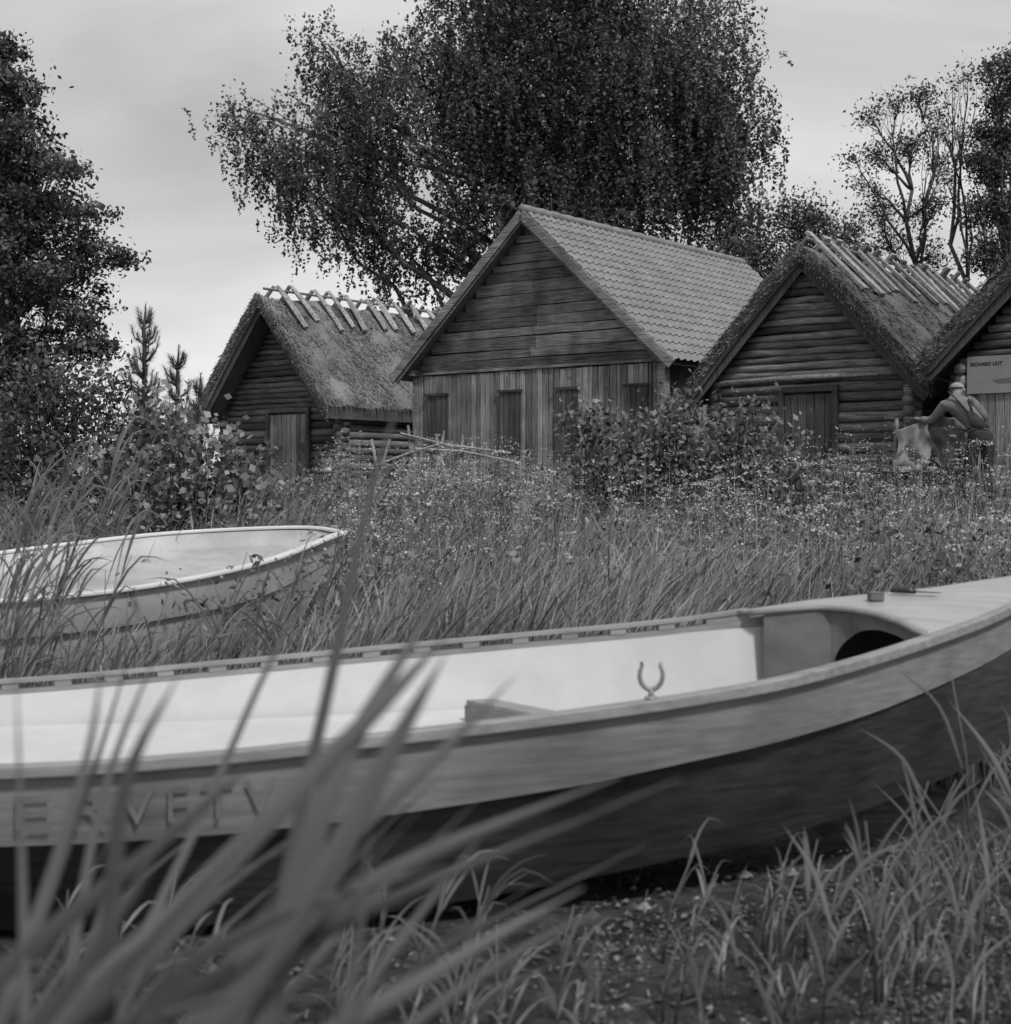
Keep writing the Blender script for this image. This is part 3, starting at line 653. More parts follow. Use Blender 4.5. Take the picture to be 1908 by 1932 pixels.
for i in range(nb):
    v_=.02+.93*i/(nb-1); s0=np.interp(v_,vv,ss)+.06; top=deckp(v_,s0,dz=-.008); z1=top[2]; lo=max(z1-.10-.9*v_,z1-.23)
    if .12<v_<.80:
        q=(v_-.46)/.34; lo=max(lo,z1-.05-.18*(1-math.sqrt(max(0,1-abs(q)**3))))
    rows.append([tuple(top),(top[0],top[1],lo)])
mb.grid(rows,.5); o=mb.obj('bulkhead',M['plydark']); bpart(o)
sm=o.modifiers.new('thick','SOLIDIFY'); sm.thickness=.012
mb=MB()
def inpt(s_,v_,z_):
    a=crom_at(NG,s_); b=crom_at(FG,s_); p=a+(b-a)*v_; return (p[0],p[1],z_)
rows=[[inpt(s_,v_,.405+.012*s_) for v_ in (.09,.3,.6,.92)] for s_ in np.linspace(.1,3.9,16)]
mb.grid(rows,.5)
mb.grid([[inpt(3.9,v_,.452) for v_ in (.09,.3,.6,.92)],[inpt(3.9,v_,z_) for v_,z_ in ((.09,.38),(.3,.12),(.6,.12),(.92,.38))]],.5)
o=mb.obj('stern_seat',M['white'],smooth=False); bpart(o)
mb=MB(); a=Vector((-.085,4.80,.505)); b=Vector((.175,4.06,.562))
mb.beam(a,b,.09,.018,shade=.9); mb.beam(a+Vector((-.042,-.015,-.055)),b+Vector((-.042,-.015,-.055)),.012,.095,shade=.0)
o=mb.obj('thwart',M['rail'],bevel=.003); bpart(o)
mb=MB(); ox,oy,oz=.405,4.115,.611
pts=[]; rr=[]
for i in range(25):
    an=math.radians(-90-128+256*i/24); r_=.032
    pts.append((ox+math.cos(an)*r_,oy,oz+.068+math.sin(an)*r_*1.25)); rr.append(.0052+.0022*math.sin(math.pi*i/24))
pts=[(pts[0][0]-.002,oy,pts[0][2]+.012)]+pts+[(pts[-1][0]+.002,oy,pts[-1][2]+.012)]; rr=[.004]+rr+[.004]
fr=[]; vs=[]
for i,p in enumerate(pts):
    t=(Vector(pts[min(i+1,len(pts)-1)])-Vector(pts[max(i-1,0)])).normalized(); a=Vector((0,1,0)); b=a.cross(t)
    for k in range(8):
        an=2*math.pi*k/8; vs.append(Vector(p)+a*math.cos(an)*rr[i]+b*math.sin(an)*rr[i])
    if i: fr+=[((i-1)*8+k,(i-1)*8+(k+1)%8,i*8+(k+1)%8,i*8+k) for k in range(8)]
fr.append(tuple(range(8))); fr.append(tuple((len(pts)-1)*8+k for k in range(8))); mb.add(vs,fr,.5)
mb.tube([(ox,oy,oz-.03),(ox,oy,oz+.008),(ox,oy,oz+.012),(ox,oy,oz+.03)],[.007,.007,.0085,.007],n=10)
mb.tube([(ox,oy,oz+.001),(ox,oy,oz+.007),(ox,oy,oz+.011)],[.02,.018,.010],n=14)
o=mb.obj('oarlock',M['metal'],smooth=True); bpart(o)

def font_mesh(t,size,bold=0,extrude=0,space=1.0):
    cu=bpy.data.curves.new('lettering','FONT'); cu.body=t; cu.size=size; cu.extrude=extrude; cu.offset=bold; cu.resolution_u=3; cu.space_character=space
    to=bpy.data.objects.new('tmp',cu); COL.objects.link(to); bpy.context.view_layer.update()
    me=bpy.data.meshes.new_from_object(to.evaluated_get(bpy.context.evaluated_depsgraph_get())); bpy.data.objects.remove(to)
    me.name='lettering'; me.materials.clear(); return me
me=font_mesh('ERVETV',.125,.0,0,1.35); xs=[v_.co.x for v_ in me.vertices]; x0=min(xs); x1=max(xs)
for v_ in me.vertices:
    tx=(v_.co.x-x0)/(x1-x0); s_=1.03+1.35*tx; a=crom_at(NG,s_); b=crom_at(NC,s_); q=.78-v_.co.y/.20
    p=a+(b-a)*q; v_.co=Vector((p[0],p[1]-.016,p[2]))
me.materials.append(M['letter']); o=bpy.data.objects.new('lettering',me); link(o); bpart(o)

p=deckp(.74,7.02,dz=.012); mb=MB(); mb.box((p[0],p[1],p[2]+.012),(.052,.034,.024),Matrix.Rotation(.2,3,'Z')); mb.box((p[0],p[1],p[2]+.027),(.054,.036,.007),Matrix.Rotation(.2,3,'Z'))
o=mb.obj('small_tin_box',M['inkmid'],bevel=.004); thing(o,'small grey lidded tin box lying on the boat deck','box')
p=deckp(.74,7.36,dz=.012); kn=empty('pocket_knife',tuple(p)); thing(kn,'open pocket knife with dark handle on the boat deck','knife')
mb=MB(); mb.tube([(-.08,.04,.014),(-.06,.034,.018),(-.02,.012,.018),(.0,0,.013)],[.008,.015,.015,.010],n=8,flat=.8); o=mb.obj('handle',M['blackm'],kn,smooth=True)
mb=MB(); mb.add([(0,-.009,.012),(0,.009,.012),(.07,-.003,.010),(.085,-.022,.009),(.06,-.024,.010),(0,-.009,.016),(0,.009,.016),(.07,-.003,.013),(.085,-.022,.011),(.06,-.024,.013)],
  [(0,1,2,3,4),(5,9,8,7,6),(0,5,6,1),(1,6,7,2),(2,7,8,3),(3,8,9,4),(4,9,5,0)]); mb.obj('blade',M['blackm'],kn)

n2=[(-4.3,7.3,.60),(-3.6,7.35,.605),(-2.96,7.5,.61),(-2.43,7.7,.6225),(-1.915,8.2,.664),(-1.459,9.0,.75),(-1.09,10.0,.90)]
f2=[(-4.9,8.8,.68),(-4.2,9.0,.71),(-3.46,9.2,.756),(-2.9,9.5,.827),(-2.24,9.9,.896),(-1.42,10.1,.93),(-1.09,10.02,.90)]
nc2=[(x_-.01,y_+.03,z_-.2) for x_,y_,z_ in n2]; nc2[-1]=(-1.15,9.9,.72); nc2[-2]=(-1.48,9.02,.54)
nb2=[(x_-.03,y_+.13,.17) for x_,y_,z_ in n2]; nb2[-1]=(-1.32,9.6,.36); nb2[-2]=(-1.56,9.1,.27)
fc2=[(x_+.02,y_-.06,z_-.2) for x_,y_,z_ in f2]; fc2[-1]=nc2[-1]
fb2=[(x_+.05,y_-.35,.22) for x_,y_,z_ in f2]; fb2[-1]=nb2[-1]; fb2[-2]=(-1.65,9.6,.3)
k2=[((a[0]+b[0])/2,(a[1]+b[1])/2,min(a[2],b[2])-.04) for a,b in zip(nb2,fb2)]; k2[-1]=(-1.33,9.58,.33)
boat2=empty('pale_rowing_boat',(-2.8,8.6,.15)); thing(boat2,'pale white fibreglass rowing boat lying among reeds','boat')
I2=Matrix.Translation((2.8,-8.6,-.15))
h2,C2_,cen2=build_hull([n2,nc2,nb2,k2,fb2,fc2,f2],[M['gelcoat'],M['gelcoat']],None,50)
i2,D2=build_inside(C2_,cen2,[M['gelin']],None)
mb=MB(); rail(mb,C2_[0],C2_[6],.03,.035,.022,z0=.012); r1=mb.obj('gunwale',M['gelrim'],smooth=False,bevel=.006)
mb=MB(); rail(mb,C2_[6],C2_[0],.03,.035,.022,z0=.012); r2=mb.obj('gunwale',M['gelrim'],smooth=False,bevel=.006)
mb=MB(); A=np.array(C2_[0]); B_=np.array(C2_[6]); rows=[]
for i in range(1,47): rows.append([tuple(A[i]+(B_[i]-A[i])*v_+np.array([0,0,-.10-.05*math.sin(math.pi*v_)])) for v_ in (.05,.2,.35,.5,.65,.8,.95)])
mb.grid(rows,.5); r3=mb.obj('inner_liner',M['gelin'],smooth=True)
mb=MB(); rows=[]
for i in range(6,40): 
    rows.append([tuple(A[i]+(B_[i]-A[i])*v_+np.array([0,0,dz_])) for v_,dz_ in ((.16,-.125),(.165,-.105),(.19,-.105),(.195,-.13))])
mb.grid(rows,.5); r4=mb.obj('liner_moulding',M['gelrim'],smooth=False)
for o in [h2,i2,r1,r2,r3,r4]: o.parent=boat2; o.matrix_parent_inverse=I2

# ---------------------------------------------------------------- huts
TH=-math.radians(38)
def logwall(mb, a, b, z0, z1, r=.088, over=.16, step=.158):
    a=Vector((a[0],a[1],0)); b=Vector((b[0],b[1],0)); d=(b-a).normalized(); z=z0+r
    while z<z1:
        ov=over+random.uniform(-.04,.04); pts=[]; n=6
        p0=a-d*ov; p1=b+d*ov; sg=random.uniform(-.014,.014)
        for i in range(n+1):
            t=i/n; q=p0.lerp(p1,t); pts.append((q.x+random.uniform(-.008,.008),q.y+random.uniform(-.008,.008),z+sg*math.sin(t*3.1)+random.uniform(-.005,.005)))
        mb.tube(pts,[r*random.uniform(.88,1.03) for _ in pts],n=10,wob=.04); z+=step

def plank_door(parent,x0,x1,z0,z1,y,mat,fmat):
    mb=MB(); x=x0
    while x<x1-.03:
        w_=min(random.uniform(.10,.17),x1-x); mb.box((x+w_/2,y+random.uniform(-.004,.004),(z0+z1)/2),(w_-.010,.03,z1-z0)); x+=w_
    d=mb.obj('door',mat,parent,bevel=.003)
    mb=MB()
    for xx in (x0-.05,x1+.05): mb.box((xx,y-.01,(z0+z1)/2),(.09,.07,z1-z0+.1))
    mb.box(((x0+x1)/2,y-.012,z1+.09),(x1-x0+.2,.075,.09)); mb.obj('door_frame',fmat,parent,bevel=.004)
    mb=MB(); xh=x1-.08; mb.tube([(xh,y-.02,z0+.75),(xh,y-.06,z0+.78),(xh,y-.06,z0+.9),(xh,y-.02,z0+.93)],.01,n=6); mb.obj('handle',M['blackm'],d,smooth=True)
    return d

def thatch(parent,hw,zE,zA,y0,y1,th,mat,seed):
    rr=np.random.default_rng(seed); prof=[]; n=16
    for i in range(-n,n+1):
        t=i/n; a=abs(t)
        prof.append((t*hw,zA-(zA-zE)*a - .10*math.exp(-(a/.07)**2) + .05*math.sin(math.pi*a)))
    inner=[]
    for i in range(-n,n+1):
        t=i/n; x=t*(hw-.06); a=abs(t); inner.append((x,zA-(zA-zE)*a-th*1.35+.05*math.sin(math.pi*a)+ (0.06 if a>.98 else 0)))
    ny=70; ys=np.linspace(y0,y1,ny); k=len(prof); ph=rr.random(8)*6
    def disp(x,y): return .028*math.sin(3.1*y+ph[0]+1.5*x)+.022*math.sin(7.3*y+ph[1]-2.7*x)+.018*math.sin(13*x+ph[2]+3*y)
    mb=MB()
    mb.grid([[ (p[0]+rr.normal(0,.006),y+ (rr.normal(0,.012) if 0<j<ny-1 else rr.normal(0,.03)),p[1]+disp(p[0],y)+rr.normal(0,.010)) for p in prof] for j,y in enumerate(ys)],.45)
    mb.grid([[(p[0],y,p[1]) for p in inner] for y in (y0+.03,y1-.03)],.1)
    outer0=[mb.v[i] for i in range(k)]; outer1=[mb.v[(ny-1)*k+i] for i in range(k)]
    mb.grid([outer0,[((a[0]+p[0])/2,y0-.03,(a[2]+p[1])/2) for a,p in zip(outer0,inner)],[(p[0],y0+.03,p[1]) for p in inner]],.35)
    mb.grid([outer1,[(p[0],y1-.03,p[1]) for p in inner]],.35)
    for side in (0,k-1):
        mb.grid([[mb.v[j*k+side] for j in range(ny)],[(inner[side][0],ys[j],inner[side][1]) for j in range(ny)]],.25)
    V0=np.array(mb.v); F0=[f for f in mb.f]
    ns=17000; t=rr.random(ns); sgn=np.where(rr.random(ns)<.72,1,-1); x=sgn*t*hw; y=rr.uniform(y0,y1,ns)
    dx=hw; dz=-(zA-zE); ln=math.hypot(dx,dz); dd=np.stack([sgn*dx/ln,np.zeros(ns),np.full(ns,dz/ln)],1)
    nn=np.stack([sgn*-dz/ln,np.zeros(ns),np.full(ns,dx/ln)],1)
    z=zA-(zA-zE)*t+.05*np.sin(math.pi*t)-.10*np.exp(-(t/.07)**2)
    c=np.stack([x,y,z],1); L_=rr.uniform(.04,.10,ns)[:,None]; wv=np.stack([np.zeros(ns),np.ones(ns),np.zeros(ns)],1)+dd*rr.normal(0,.3,ns)[:,None]
    wv*=rr.uniform(.004,.011,ns)[:,None]
    a=c+nn*rr.uniform(-.01,.012,ns)[:,None]; b=c+dd*L_+nn*rr.uniform(.012,.045,ns)[:,None]+np.stack([np.zeros(ns),rr.normal(0,.03,ns),np.zeros(ns)],1)
    V1=np.stack([a-wv,a+wv,b+wv,b-wv],1).reshape(-1,3); S1=np.repeat(rr.random(ns),4)
    nf=5000; t=rr.random(nf); sgn=np.where(rr.random(nf)<.5,1,-1); x=sgn*t*hw; dpt=rr.random(nf)*th*1.25
    z=zA-(zA-zE)*t+.05*np.sin(math.pi*t)-dpt; c=np.stack([x,np.full(nf,y0),z],1)
    d2=np.stack([sgn*.55+rr.normal(0,.25,nf),-rr.uniform(.2,.9,nf),-.55+rr.normal(0,.25,nf)],1)*rr.uniform(.03,.09,nf)[:,None]
    w2=rr.normal(size=(nf,3))*.004
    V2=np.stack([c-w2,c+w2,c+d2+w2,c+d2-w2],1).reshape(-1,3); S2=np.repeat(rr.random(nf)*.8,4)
    me=bpy.data.meshes.new('roof')
    V=np.concatenate([V0,V1,V2]); o1=len(V0); o2=o1+len(V1)
    F=F0+[tuple(r) for r in (np.arange(len(V1)).reshape(-1,4)+o1).tolist()]+[tuple(r) for r in (np.arange(len(V2)).reshape(-1,4)+o2).tolist()]
    me.from_pydata(V.tolist(),[],F); S=np.concatenate([np.array(mb.sh),S1,S2])
    at=me.attributes.new('shade','FLOAT','POINT'); at.data.foreach_set('value',S.astype(np.float32)); me.materials.append(mat)
    o=bpy.data.objects.new('roof',me); return link(o,parent)

def ridge_poles(roof,hw,zE,zA,y0,y1,n,Lp,wd,flat,ov=.2):
    sl=math.atan2(zA-zE,hw)
    for i in range(n):
        y=y0+(y1-y0)*(i+.5)/n+random.uniform(-.1,.1)
        for s in (1,-1):
            mb=MB(); d=Vector((s*math.cos(sl),random.uniform(-.13,.13),-math.sin(sl))); nv=Vector((s*math.sin(sl),0,math.cos(sl)))
            L_=Lp*random.uniform(.75,1.15); p0=Vector((0,y+s*.08,zA-.03))+nv*(.085 if s>0 else .095)-d*ov*random.uniform(.5,1.4); p1=p0+d*(L_+ov)+nv*.02
            if flat: mb.beam(p0,p1,wd*random.uniform(.6,1.2),.05,up=nv,shade=random.random())
            else:
                w1=wd*random.uniform(.4,.58); mb.tube([p0,p0.lerp(p1,.3)+nv*.02,p0.lerp(p1,.7)+nv*.02,p1+nv*.01],[w1*.7,w1,w1*1.05,w1*.95],n=6,wob=.15,shade=random.uniform(.3,1),flat=.8)
            mb.obj('ridge_pole',M['pole'],roof)
    mb=MB(); mb.tube([(.02,y0-.1,zA+.05),(.0,(y0+y1)/2,zA+.06),(-.01,y1,zA+.05)],.028,n=6,wob=.1); mb.obj('ridge_beam',M['pole'],roof)

def log_hut(name,label,org,W,Ld,wh,ga,eh,ez,az_,fo,door,th,thm,seed,flat=False,npoles=10,Lp=1.1,wd=.09,beam=False,logm='log',dm='boarddk',fm='boarddk'):
    random.seed(seed); e=empty(name,org,TH); thing(e,label,'hut','old fishing huts')
    w2=W/2; mb=MB()
    logwall(mb,(-w2,0),(w2,0),0,wh)
    logwall(mb,(w2,0),(w2,Ld),.08,wh); logwall(mb,(-w2,0),(-w2,Ld),.08,wh); logwall(mb,(-w2,Ld),(w2,Ld),0,wh,over=.1)
    mb.obj('wall',M[logm],e,smooth=True)
    mb=MB(); mb.box((0,Ld/2,-.25),(W+.1,Ld+.1,.6)); mb.obj('foundation',M['logdark'],e)
    for yy in (-.06,Ld):
        mb=MB(); z=wh+.06; r=.062
        while z<ga-.1:
            hx=(ga-z)/(ga-wh)*w2+.08; pts=[(-hx+2*hx*i/6,yy+random.uniform(-.012,.012),z+random.uniform(-.012,.012)) for i in range(7)]
            mb.tube(pts,r*random.uniform(.85,1.04),n=9,wob=.05); z+=.116
        mb.box((0,yy+.06,(wh+ga)/2-.2),(w2*.9,.02,(ga-wh)*.55),shade=0)
        mb.obj('gable_wall',M[logm],e,smooth=True)
    roof=thatch(e,eh,ez,az_,-fo,Ld+.3,th,thm,seed)
    ridge_poles(roof,eh,ez,az_,-fo+.25,Ld+.1,npoles,Lp,wd,flat)
    for s in (1,-1):
        mb=MB(); mb.beam(Vector((0,-fo+.1,az_-th*1.5)),Vector((s*(eh-.1),-fo+.1,ez-th*1.25+.02)),.035,.14,shade=.4)
        mb.obj('bargeboard',M['boarddk'],e,bevel=.004)
    if door: plank_door(e,door[0],door[1],.05,door[2],-.12,M[dm],M[fm])
    if beam:
        mb=MB(); mb.tube([(-w2-.35,-.2,wh-.06),(-.3,-.22,wh-.02),(w2+.12,-.2,wh+.0)],[.045,.05,.045],n=8,wob=.1)
        mb.obj('lintel_log',M['pole'],e,smooth=True)
    return e

g1=1.16
log_hut('thatched_log_hut','small log fishing hut with steep reed thatch and crossed ridge poles',(-4.74,31.55,g1),3.5,5.2,2.94-g1-.08,4.75-g1,2.02,2.86-g1,5.32-g1,.7,(-.25,.85,1.58),.24,M['thatch'],31,npoles=11,Lp=.95,wd=.14,logm='logdark',dm='boardv')
g3=.93
log_hut('thatched_log_hut','log fishing hut with dark reed thatch and flat ridge planks',(4.80,23.3,g3),3.3,6.6,2.93-g3,4.72-g3,2.12,2.80-g3,5.02-g3,.42,(-.40,.42,1.72),.24,M['thatchd'],33,flat=True,npoles=14,Lp=1.1,wd=.17,beam=True,logm='log')
g4=.8
h4=log_hut('thatched_log_hut','partly seen log hut with thick thatch and boarded front',(7.76,20.03,g4),3.2,5.5,2.9-g4,4.75-g4,2.1,3.06-g4,5.1-g4,.45,None,.26,M['thatchd'],35,flat=True,npoles=10,Lp=1.1,wd=.16,logm='log')
mb=MB(); x=-1.35
while x<1.4:
    mb.box((x+.06,-.13,.95),(.113,.03,1.75+random.uniform(-.02,.02))); x+=.122
mb.obj('board_cladding',M['boardv'],h4,bevel=.003)

g2=1.1; random.seed(50)
bh=empty('plank_boathouse',(.51,27.78,g2),TH); thing(bh,'large weathered plank boathouse with gabled tile roof and double doors','boathouse')
w2=2.8; Ld=7.7; wt=3.44-g2; A2=6.33-g2; EW=3.24; EZ=3.39-g2; sl=(A2-EZ)/EW
mb=MB(); mb.box((0,Ld/2,(wt+.0)/2-.2),(2*w2-.04,Ld-.04,wt+.4),shade=0)
mb.add([(-w2+.02,.03,wt),(w2-.02,.03,wt),(0,.03,A2-.25),(-w2+.02,Ld-.03,wt),(w2-.02,Ld-.03,wt),(0,Ld-.03,A2-.25)],[(0,1,2),(3,5,4)],shade=0)
mb.obj('frame_core',M['boarddk'],bh)
mb=MB(); z=wt
while z<A2-.2:
    h_=random.uniform(.14,.25); hx=(A2-.14-z-h_*.5)/sl; hx=min(hx,w2+.05)
    if hx<.05: break
    splits=[-hx,hx] if (random.random()<.4 or hx<.8) else [-hx,random.uniform(-.1,.1)+.05,hx]
    for a_,b_ in zip(splits[:-1],splits[1:]):
        sg=random.uniform(-.014,.014); mb.box(((a_+b_)/2,-.025+random.uniform(-.010,.010),z+h_/2+sg*.3),(b_-a_-.010,.03,h_-random.uniform(.012,.026)),Matrix.Rotation(random.uniform(.10,.2),3,'X')@Matrix.Rotation(sg*.5,3,'Y'))
    z+=h_
mb.obj('gable_wall',M['boardh'],bh,bevel=.003)
def vboards(mb,x0,x1,z0,z1,y):
    x=x0
    while x<x1-.02:
        w_=min(random.uniform(.09,.15),x1-x); mb.box((x+w_/2,y+random.uniform(-.008,.008),(z0+z1)/2+random.uniform(-.008,.008)),(w_-.014,.028,z1-z0)); x+=w_
for a_,b_,c_ in ((-2.8,-2.65,-.03),(-.12,.52,-.045),(2.68,2.84,-.06)):
    mb=MB(); vboards(mb,a_,b_,0,wt,c_); mb.obj('wall',M['boardv'],bh,bevel=.003)
for s in (1,-1):
    mb=MB(); y=0
    while y<Ld:
        w_=random.uniform(.1,.16); mb.box((s*w2,y+w_/2,wt/2),(.03,w_-.006,wt)); y+=w_
    mb.obj('side_wall',M['boardv'],bh)
for (x0,x1) in ((-2.64,-.13),(.53,2.67)):
    mb=MB(); vboards(mb,x0,x1,.05,wt-.05,-.055); mb.obj('door',M['boardv'],bh,bevel=.003)
for (x0,x1) in ((-2.55,-2.0),(-.72,-.2),(.60,1.12),(2.12,2.6)):
    mb=MB(); vboards(mb,x0,x1,.72,1.92,-.088); o=mb.obj('shutter',M['boarddk'],bh,bevel=.003)
    mb=MB(); mb.box(((x0+x1)/2,-.112,1.92),(x1-x0+.06,.03,.05),shade=0); mb.obj('shutter_rail',M['logdark'],o)
for c_,sz in (((0,-.055,wt),(2*w2+.1,.07,.05)),((w2+.10,-.05,wt*.5-.03),(.16,.16,wt-.06)),((-w2-.06,-.03,wt*.5-.03),(.12,.12,wt-.06))):
    mb=MB(); mb.box(c_,sz); mb.obj('trim_board',M['boardh'],bh,bevel=.006)
mb=MB(); y0=-.35; y1=Ld+.35; ny=int((y1-y0)/.036); SL=math.hypot(EW,A2-EZ)
for s in (1,-1):
    d=Vector((s*EW,0,EZ-A2)).normalized(); nv=Vector((s*(A2-EZ),0,EW)).normalized(); rows=[]
    nrow=17; stp=SL/nrow; ts=[]
    for r_ in range(nrow): ts+= [(r_*stp+.001,0.0),(r_*stp+stp*.5,.012),(r_*stp+stp*.985,.026)]
    for (t,h_) in ts:
        row=[]
        for j in range(ny+1):
            y=y0+(y1-y0)*j/ny; hh=h_+.045*(0.5+.5*math.sin(2*math.pi*y/.216))**1.6
            row.append(tuple(Vector((0,y,A2))+d*t+nv*hh))
        rows.append(row)
    mb.grid(rows,.5)
    mb.grid([[tuple(Vector((0,y,A2-.03))+d*t-nv*.06) for y in (y0+.02,y1-.02)] for t in (0,SL-.02)],.2)
roof=mb.obj('roof',M['tile'],bh,smooth=False)
mb=MB(); pts=[(0,y0+(y1-y0)*i/40,A2+.03) for i in range(41)]; mb.tube(pts,[.095 if i%2 else .08 for i in range(41)],n=10); mb.obj('ridge_cap',M['tile'],roof,smooth=True)
for s in (1,-1):
    mb=MB(); mb.beam(Vector((0,y0-.02,A2-.07)),Vector((s*(EW+.02),y0-.02,EZ-.07)),.035,.17,shade=.55)
    mb.beam(Vector((0,y0+.012,A2-.17)),Vector((s*(EW-.1),y0+.012,EZ-.10)),.03,.1,shade=.25)
    mb.obj('bargeboard',M['boardh'],roof,bevel=.004)
    mb=MB(); mb.beam(Vector((s*(w2+.02),-.25,wt+.02)),Vector((s*(w2+.02),Ld,wt+.02)),.12,.12,shade=.3); mb.obj('eave_beam',M['boardh'],roof,bevel=.004)

R4=Matrix.Rotation(TH,4,'Z'); O4=Matrix.Translation((7.76,20.03,g4))@R4
sg=empty('information_sign'); sg.matrix_world=O4@Matrix.Translation((-1.5,-.17,1.72)); thing(sg,'pale printed information board fixed to the hut front','sign')
mb=MB(); mb.box((.6,0,.25),(1.2,.02,.52)); mb.obj('panel',M['paper'],sg,bevel=.003)
me=font_mesh('RICHARD UUT',.068,.0022,.001); me.materials.append(M['ink'])
o=bpy.data.objects.new('lettering',me); link(o,sg); o.location=(.05,-.0125,.38); o.rotation_euler=(math.radians(90),0,0)
mb=MB(); mb.add([(.35,-.012,.17),(.45,-.012,.12),(.7,-.012,.12),(.85,-.012,.19),(.65,-.012,.2),(.5,-.012,.19)],[(0,1,2,3,4,5)]); mb.obj('printed_boat_picture',M['inkmid'],sg)

fe=empty('pole_fence',(-1.4,26.2,float(gz(-1.4,26.2)))); thing(fe,'broken rustic fence of crooked leaning poles by the boathouse','fence')
for (x,t,h) in [(-.95,.30,1.05),(-.75,-.22,1.05),(-.35,.16,1.25),(-.2,-.12,1.3),(.1,.22,1.2),(.42,-.25,1.15),(.55,.1,1.15),(.95,-.15,1.0),(-.5,.45,.95)]:
    mb=MB(); mb.tube([(x,0,-.1),(x+t*.5+random.uniform(-.03,.03),.01,h*.5),(x+t,.03,h)],[.036,.032,.024],n=6,wob=.1,shade=random.uniform(.5,1)); mb.obj('stake',M['pole'],fe)
for p_ in ([(-.45,-.05,1.15),(.3,-.06,.96),(1.5,-.07,.80)],[(-.2,-.05,.88),(.6,-.06,.84),(1.7,-.05,.62)],[(-1.0,-.06,.55),(-.3,-.06,.8),(.3,-.05,.98)]):
    mb=MB(); mb.tube(p_,.028,n=6,wob=.1); mb.obj('rail',M['pole'],fe)

# ---------------------------------------------------------------- canvas on rack, person
gp=float(gz(5.6,19.6))-.02
rk=empty('drying_rack',(5.62,19.7,gp)); thing(rk,'rough pole rack holding up a canvas sheet','rack')
for x in (-.45,.42):
    mb=MB(); mb.tube([(x,0,-.15),(x+.02,0,1.20)],.03,n=7,wob=.08); mb.obj('post',M['pole'],rk)
for p_,r_ in (([(-.47,0,1.00),(0,.0,1.18),(.5,0,1.20)],.022),([(-.45,-.16,.52),(.6,-.16,.53)],.04)):
    mb=MB(); mb.tube(p_,r_,n=7,wob=.08); mb.obj('rail',M['pole'],rk)
rows=[]
for i in range(54):
    t=i/53; x=5.14+.94*t; top=gp+1.23-.20*max(0,.5-t)/.5-.03*math.sin(t*9)
    row=[]
    for j in range(24):
        q=j/23; z=top-q*(.70-.1*math.sin(4*t)+.05*math.sin(23*t)); row.append((x+.05*math.sin(7*q+4*t),19.64-(.08*math.sin(15*t+3.5*q)+.04*math.sin(33*t-5*q)+.02*math.sin(20*q+9*t))*(0.25+q)-.14*q,z))
    rows.append(row)
mb=MB(); mb.grid(rows,.5); o=mb.obj('canvas_sheet',M['canvas'],smooth=True); thing(o,'pale crumpled canvas sheet hanging over a pole rack','canvas')

def skin_obj(name,verts,edges,radii,mat,parent,roots=(0,),sub=2):
    me=bpy.data.meshes.new(name); me.from_pydata(verts,edges,[]); me.materials.append(mat)
    o=bpy.data.objects.new(name,me); link(o,parent)
    md=o.modifiers.new('skin','SKIN'); md.use_smooth_shade=True
    if not me.skin_vertices: me.skin_vertices.new()
    sv=me.skin_vertices[0].data
    for i,r in enumerate(radii): sv[i].radius=(r,r) if not isinstance(r,tuple) else r; sv[i].use_root=(i in roots)
    ss_=o.modifiers.new('sub','SUBSURF'); ss_.levels=sub; ss_.render_levels=sub
    return o
pe=empty('person',(6.04,19.2,float(gz(6.04,19.2)))); thing(pe,'person in cap, pale jacket and dark dungarees leaning over canvas','person')
J=[(.10,-.06,.96),(.02,.0,1.14),(-.10,.10,1.30),(-.16,.20,1.42),(-.13,.27,1.48),(-.09,.33,1.53),(-.09,.37,1.605),
   (-.30,.20,1.36),(-.42,.36,1.16),(-.57,.50,1.20),(-.605,.54,1.21),
   (.03,.16,1.41),(.21,.12,1.21),(.08,.34,1.07),(.04,.38,1.06),
   (.02,-.06,.90),(-.06,.0,.50),(-.08,-.08,.10),(-.09,.07,.045),
   (.18,-.06,.90),(.20,.02,.50),(.20,-.05,.10),(.22,.10,.045)]
E=[(0,1),(1,2),(2,3),(3,4),(4,5),(5,6),(3,7),(7,8),(8,9),(9,10),(3,11),(11,12),(12,13),(13,14),(0,15),(15,16),(16,17),(17,18),(0,19),(19,20),(20,21),(21,22)]
Rd=[.10,.095,.11,.095,.05,.075,.075,.05,.038,.027,.031,.05,.038,.027,.031,.075,.052,.038,.033,.075,.052,.038,.033]
vb=list(J); eb=list(E); rb=list(Rd); roots=[0]
for (hx,hy,hz,sgn) in ((-.605,.54,1.21,-1),(.04,.38,1.06,1)):
    for f in range(4):
        off=(f-1.5)*.02; i=len(vb); L_=[.035,.042,.039,.03][f]
        vb+=[(hx+off,hy+.01,hz),(hx+off*1.1,hy+.03+L_,hz-.008),(hx+off*1.1,hy+.045+L_,hz-.04)]; eb+=[(i,i+1),(i+1,i+2)]; rb+=[.010,.009,.008]; roots.append(i)
    i=len(vb); vb+=[(hx-sgn*.02,hy-.02,hz),(hx-sgn*.055,hy+.01,hz-.015),(hx-sgn*.055,hy+.035,hz-.03)]; eb+=[(i,i+1),(i+1,i+2)]; rb+=[.011,.010,.008]; roots.append(i)
i=len(vb); vb+=[(-.10,.42,1.55),(-.10,.462,1.53)]; eb+=[(i,i+1)]; rb+=[.014,.012]; roots.append(i)
for s in (-1,1):
    i=len(vb); vb+=[(-.09+s*.07,.345,1.56),(-.09+s*.084,.335,1.58)]; eb+=[(i,i+1)]; rb+=[.014,.012]; roots.append(i)
skin_obj('body',vb,eb,rb,M['skin'],pe,tuple(roots))
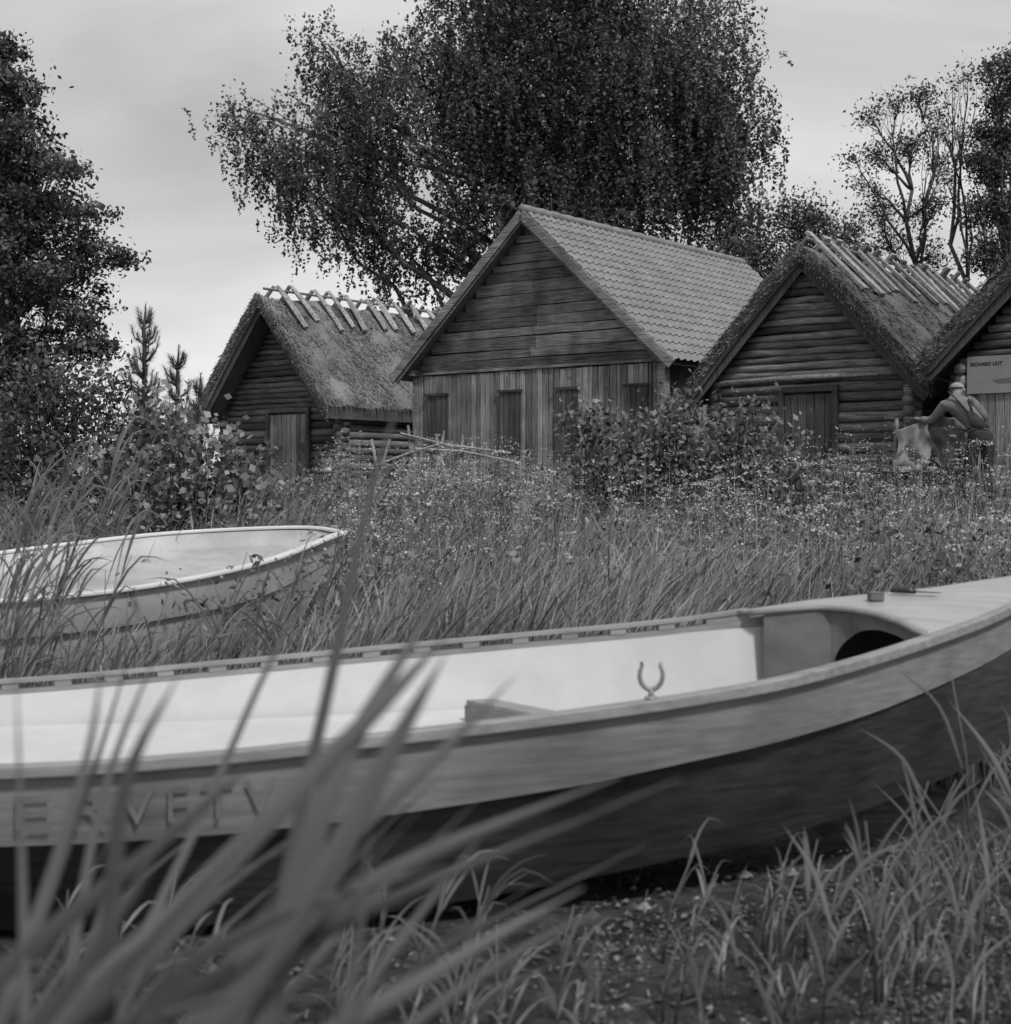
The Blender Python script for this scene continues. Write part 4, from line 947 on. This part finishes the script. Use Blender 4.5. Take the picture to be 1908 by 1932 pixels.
def toward(a,b,t): return tuple(a[k]+(b[k]-a[k])*t for k in range(3))
SV=[(.07,-.03,1.05),J[1],J[2],J[3],J[7],J[8],toward(J[8],J[9],.88),J[11],J[12],toward(J[12],J[13],.88),toward(J[3],J[4],.7)]
skin_obj('jacket',SV,[(0,1),(1,2),(2,3),(3,4),(4,5),(5,6),(3,7),(7,8),(8,9),(3,10)],[.125,.135,.15,.125,.085,.066,.048,.085,.066,.048,.065],M['shirt'],pe)
skin_obj('trousers',[(.08,-.04,1.06),J[0],J[15],J[16],toward(J[16],J[17],.93),J[19],J[20],toward(J[20],J[21],.93)],[(0,1),(1,2),(2,3),(3,4),(1,5),(5,6),(6,7)],[.142,.148,.105,.08,.07,.105,.08,.07],M['trouser'],pe,roots=(1,))
# bib back panel and braces of the dungarees
mb=MB(); mb.grid([[(.08+a*.10-.02,-.175-.0*abs(a),1.06) for a in (-1,0,1)],[(.0+a*.085,-.135,1.17) for a in (-1,0,1)],[(-.06+a*.04,-.075,1.28) for a in (-1,0,1)]],.5)
o=mb.obj('bib',M['trouser'],pe,smooth=True); sm=o.modifiers.new('t','SOLIDIFY'); sm.thickness=.015
for s in (-1,1):
    mb=MB(); mb.tube([(-.06+s*.03,-.08,1.27),(-.11+s*.07,-.01,1.40),(-.15+s*.10,.10,1.51),(-.15+s*.10,.2,1.54)],[.017]*4,n=6,flat=.5)
    mb.obj('braces',M['trouser'],pe,smooth=True)
mb=MB(); cc=Vector((-.09,.36,1.607)); rows=[]
for i in range(8):
    ph=math.pi/2*i/7; rows.append([tuple(cc+Vector((math.cos(a)*.093*math.cos(ph),math.sin(a)*.105*math.cos(ph),.07*math.sin(ph)))) for a in np.linspace(0,2*math.pi,17)])
mb.grid(rows,.5); mb.grid([[tuple(cc+Vector((math.cos(a)*.09,math.sin(a)*.10,-.002))) for a in np.linspace(.5,2.64,9)],[tuple(cc+Vector((math.cos(a)*.09,math.sin(a)*.175,-.04))) for a in np.linspace(.5,2.64,9)]],.5)
mb.obj('cap',M['cap'],pe,smooth=True)
for s,fx in ((-1,-.085),(1,.21)):
    mb=MB(); mb.tube([(fx-.01,-.12,.05),(fx,-.05,.06),(fx,.05,.05),(fx+.005,.14,.035)],[.045,.055,.05,.035],n=9,flat=.9)
    mb.obj('shoe',M['blackm'],pe,smooth=True)
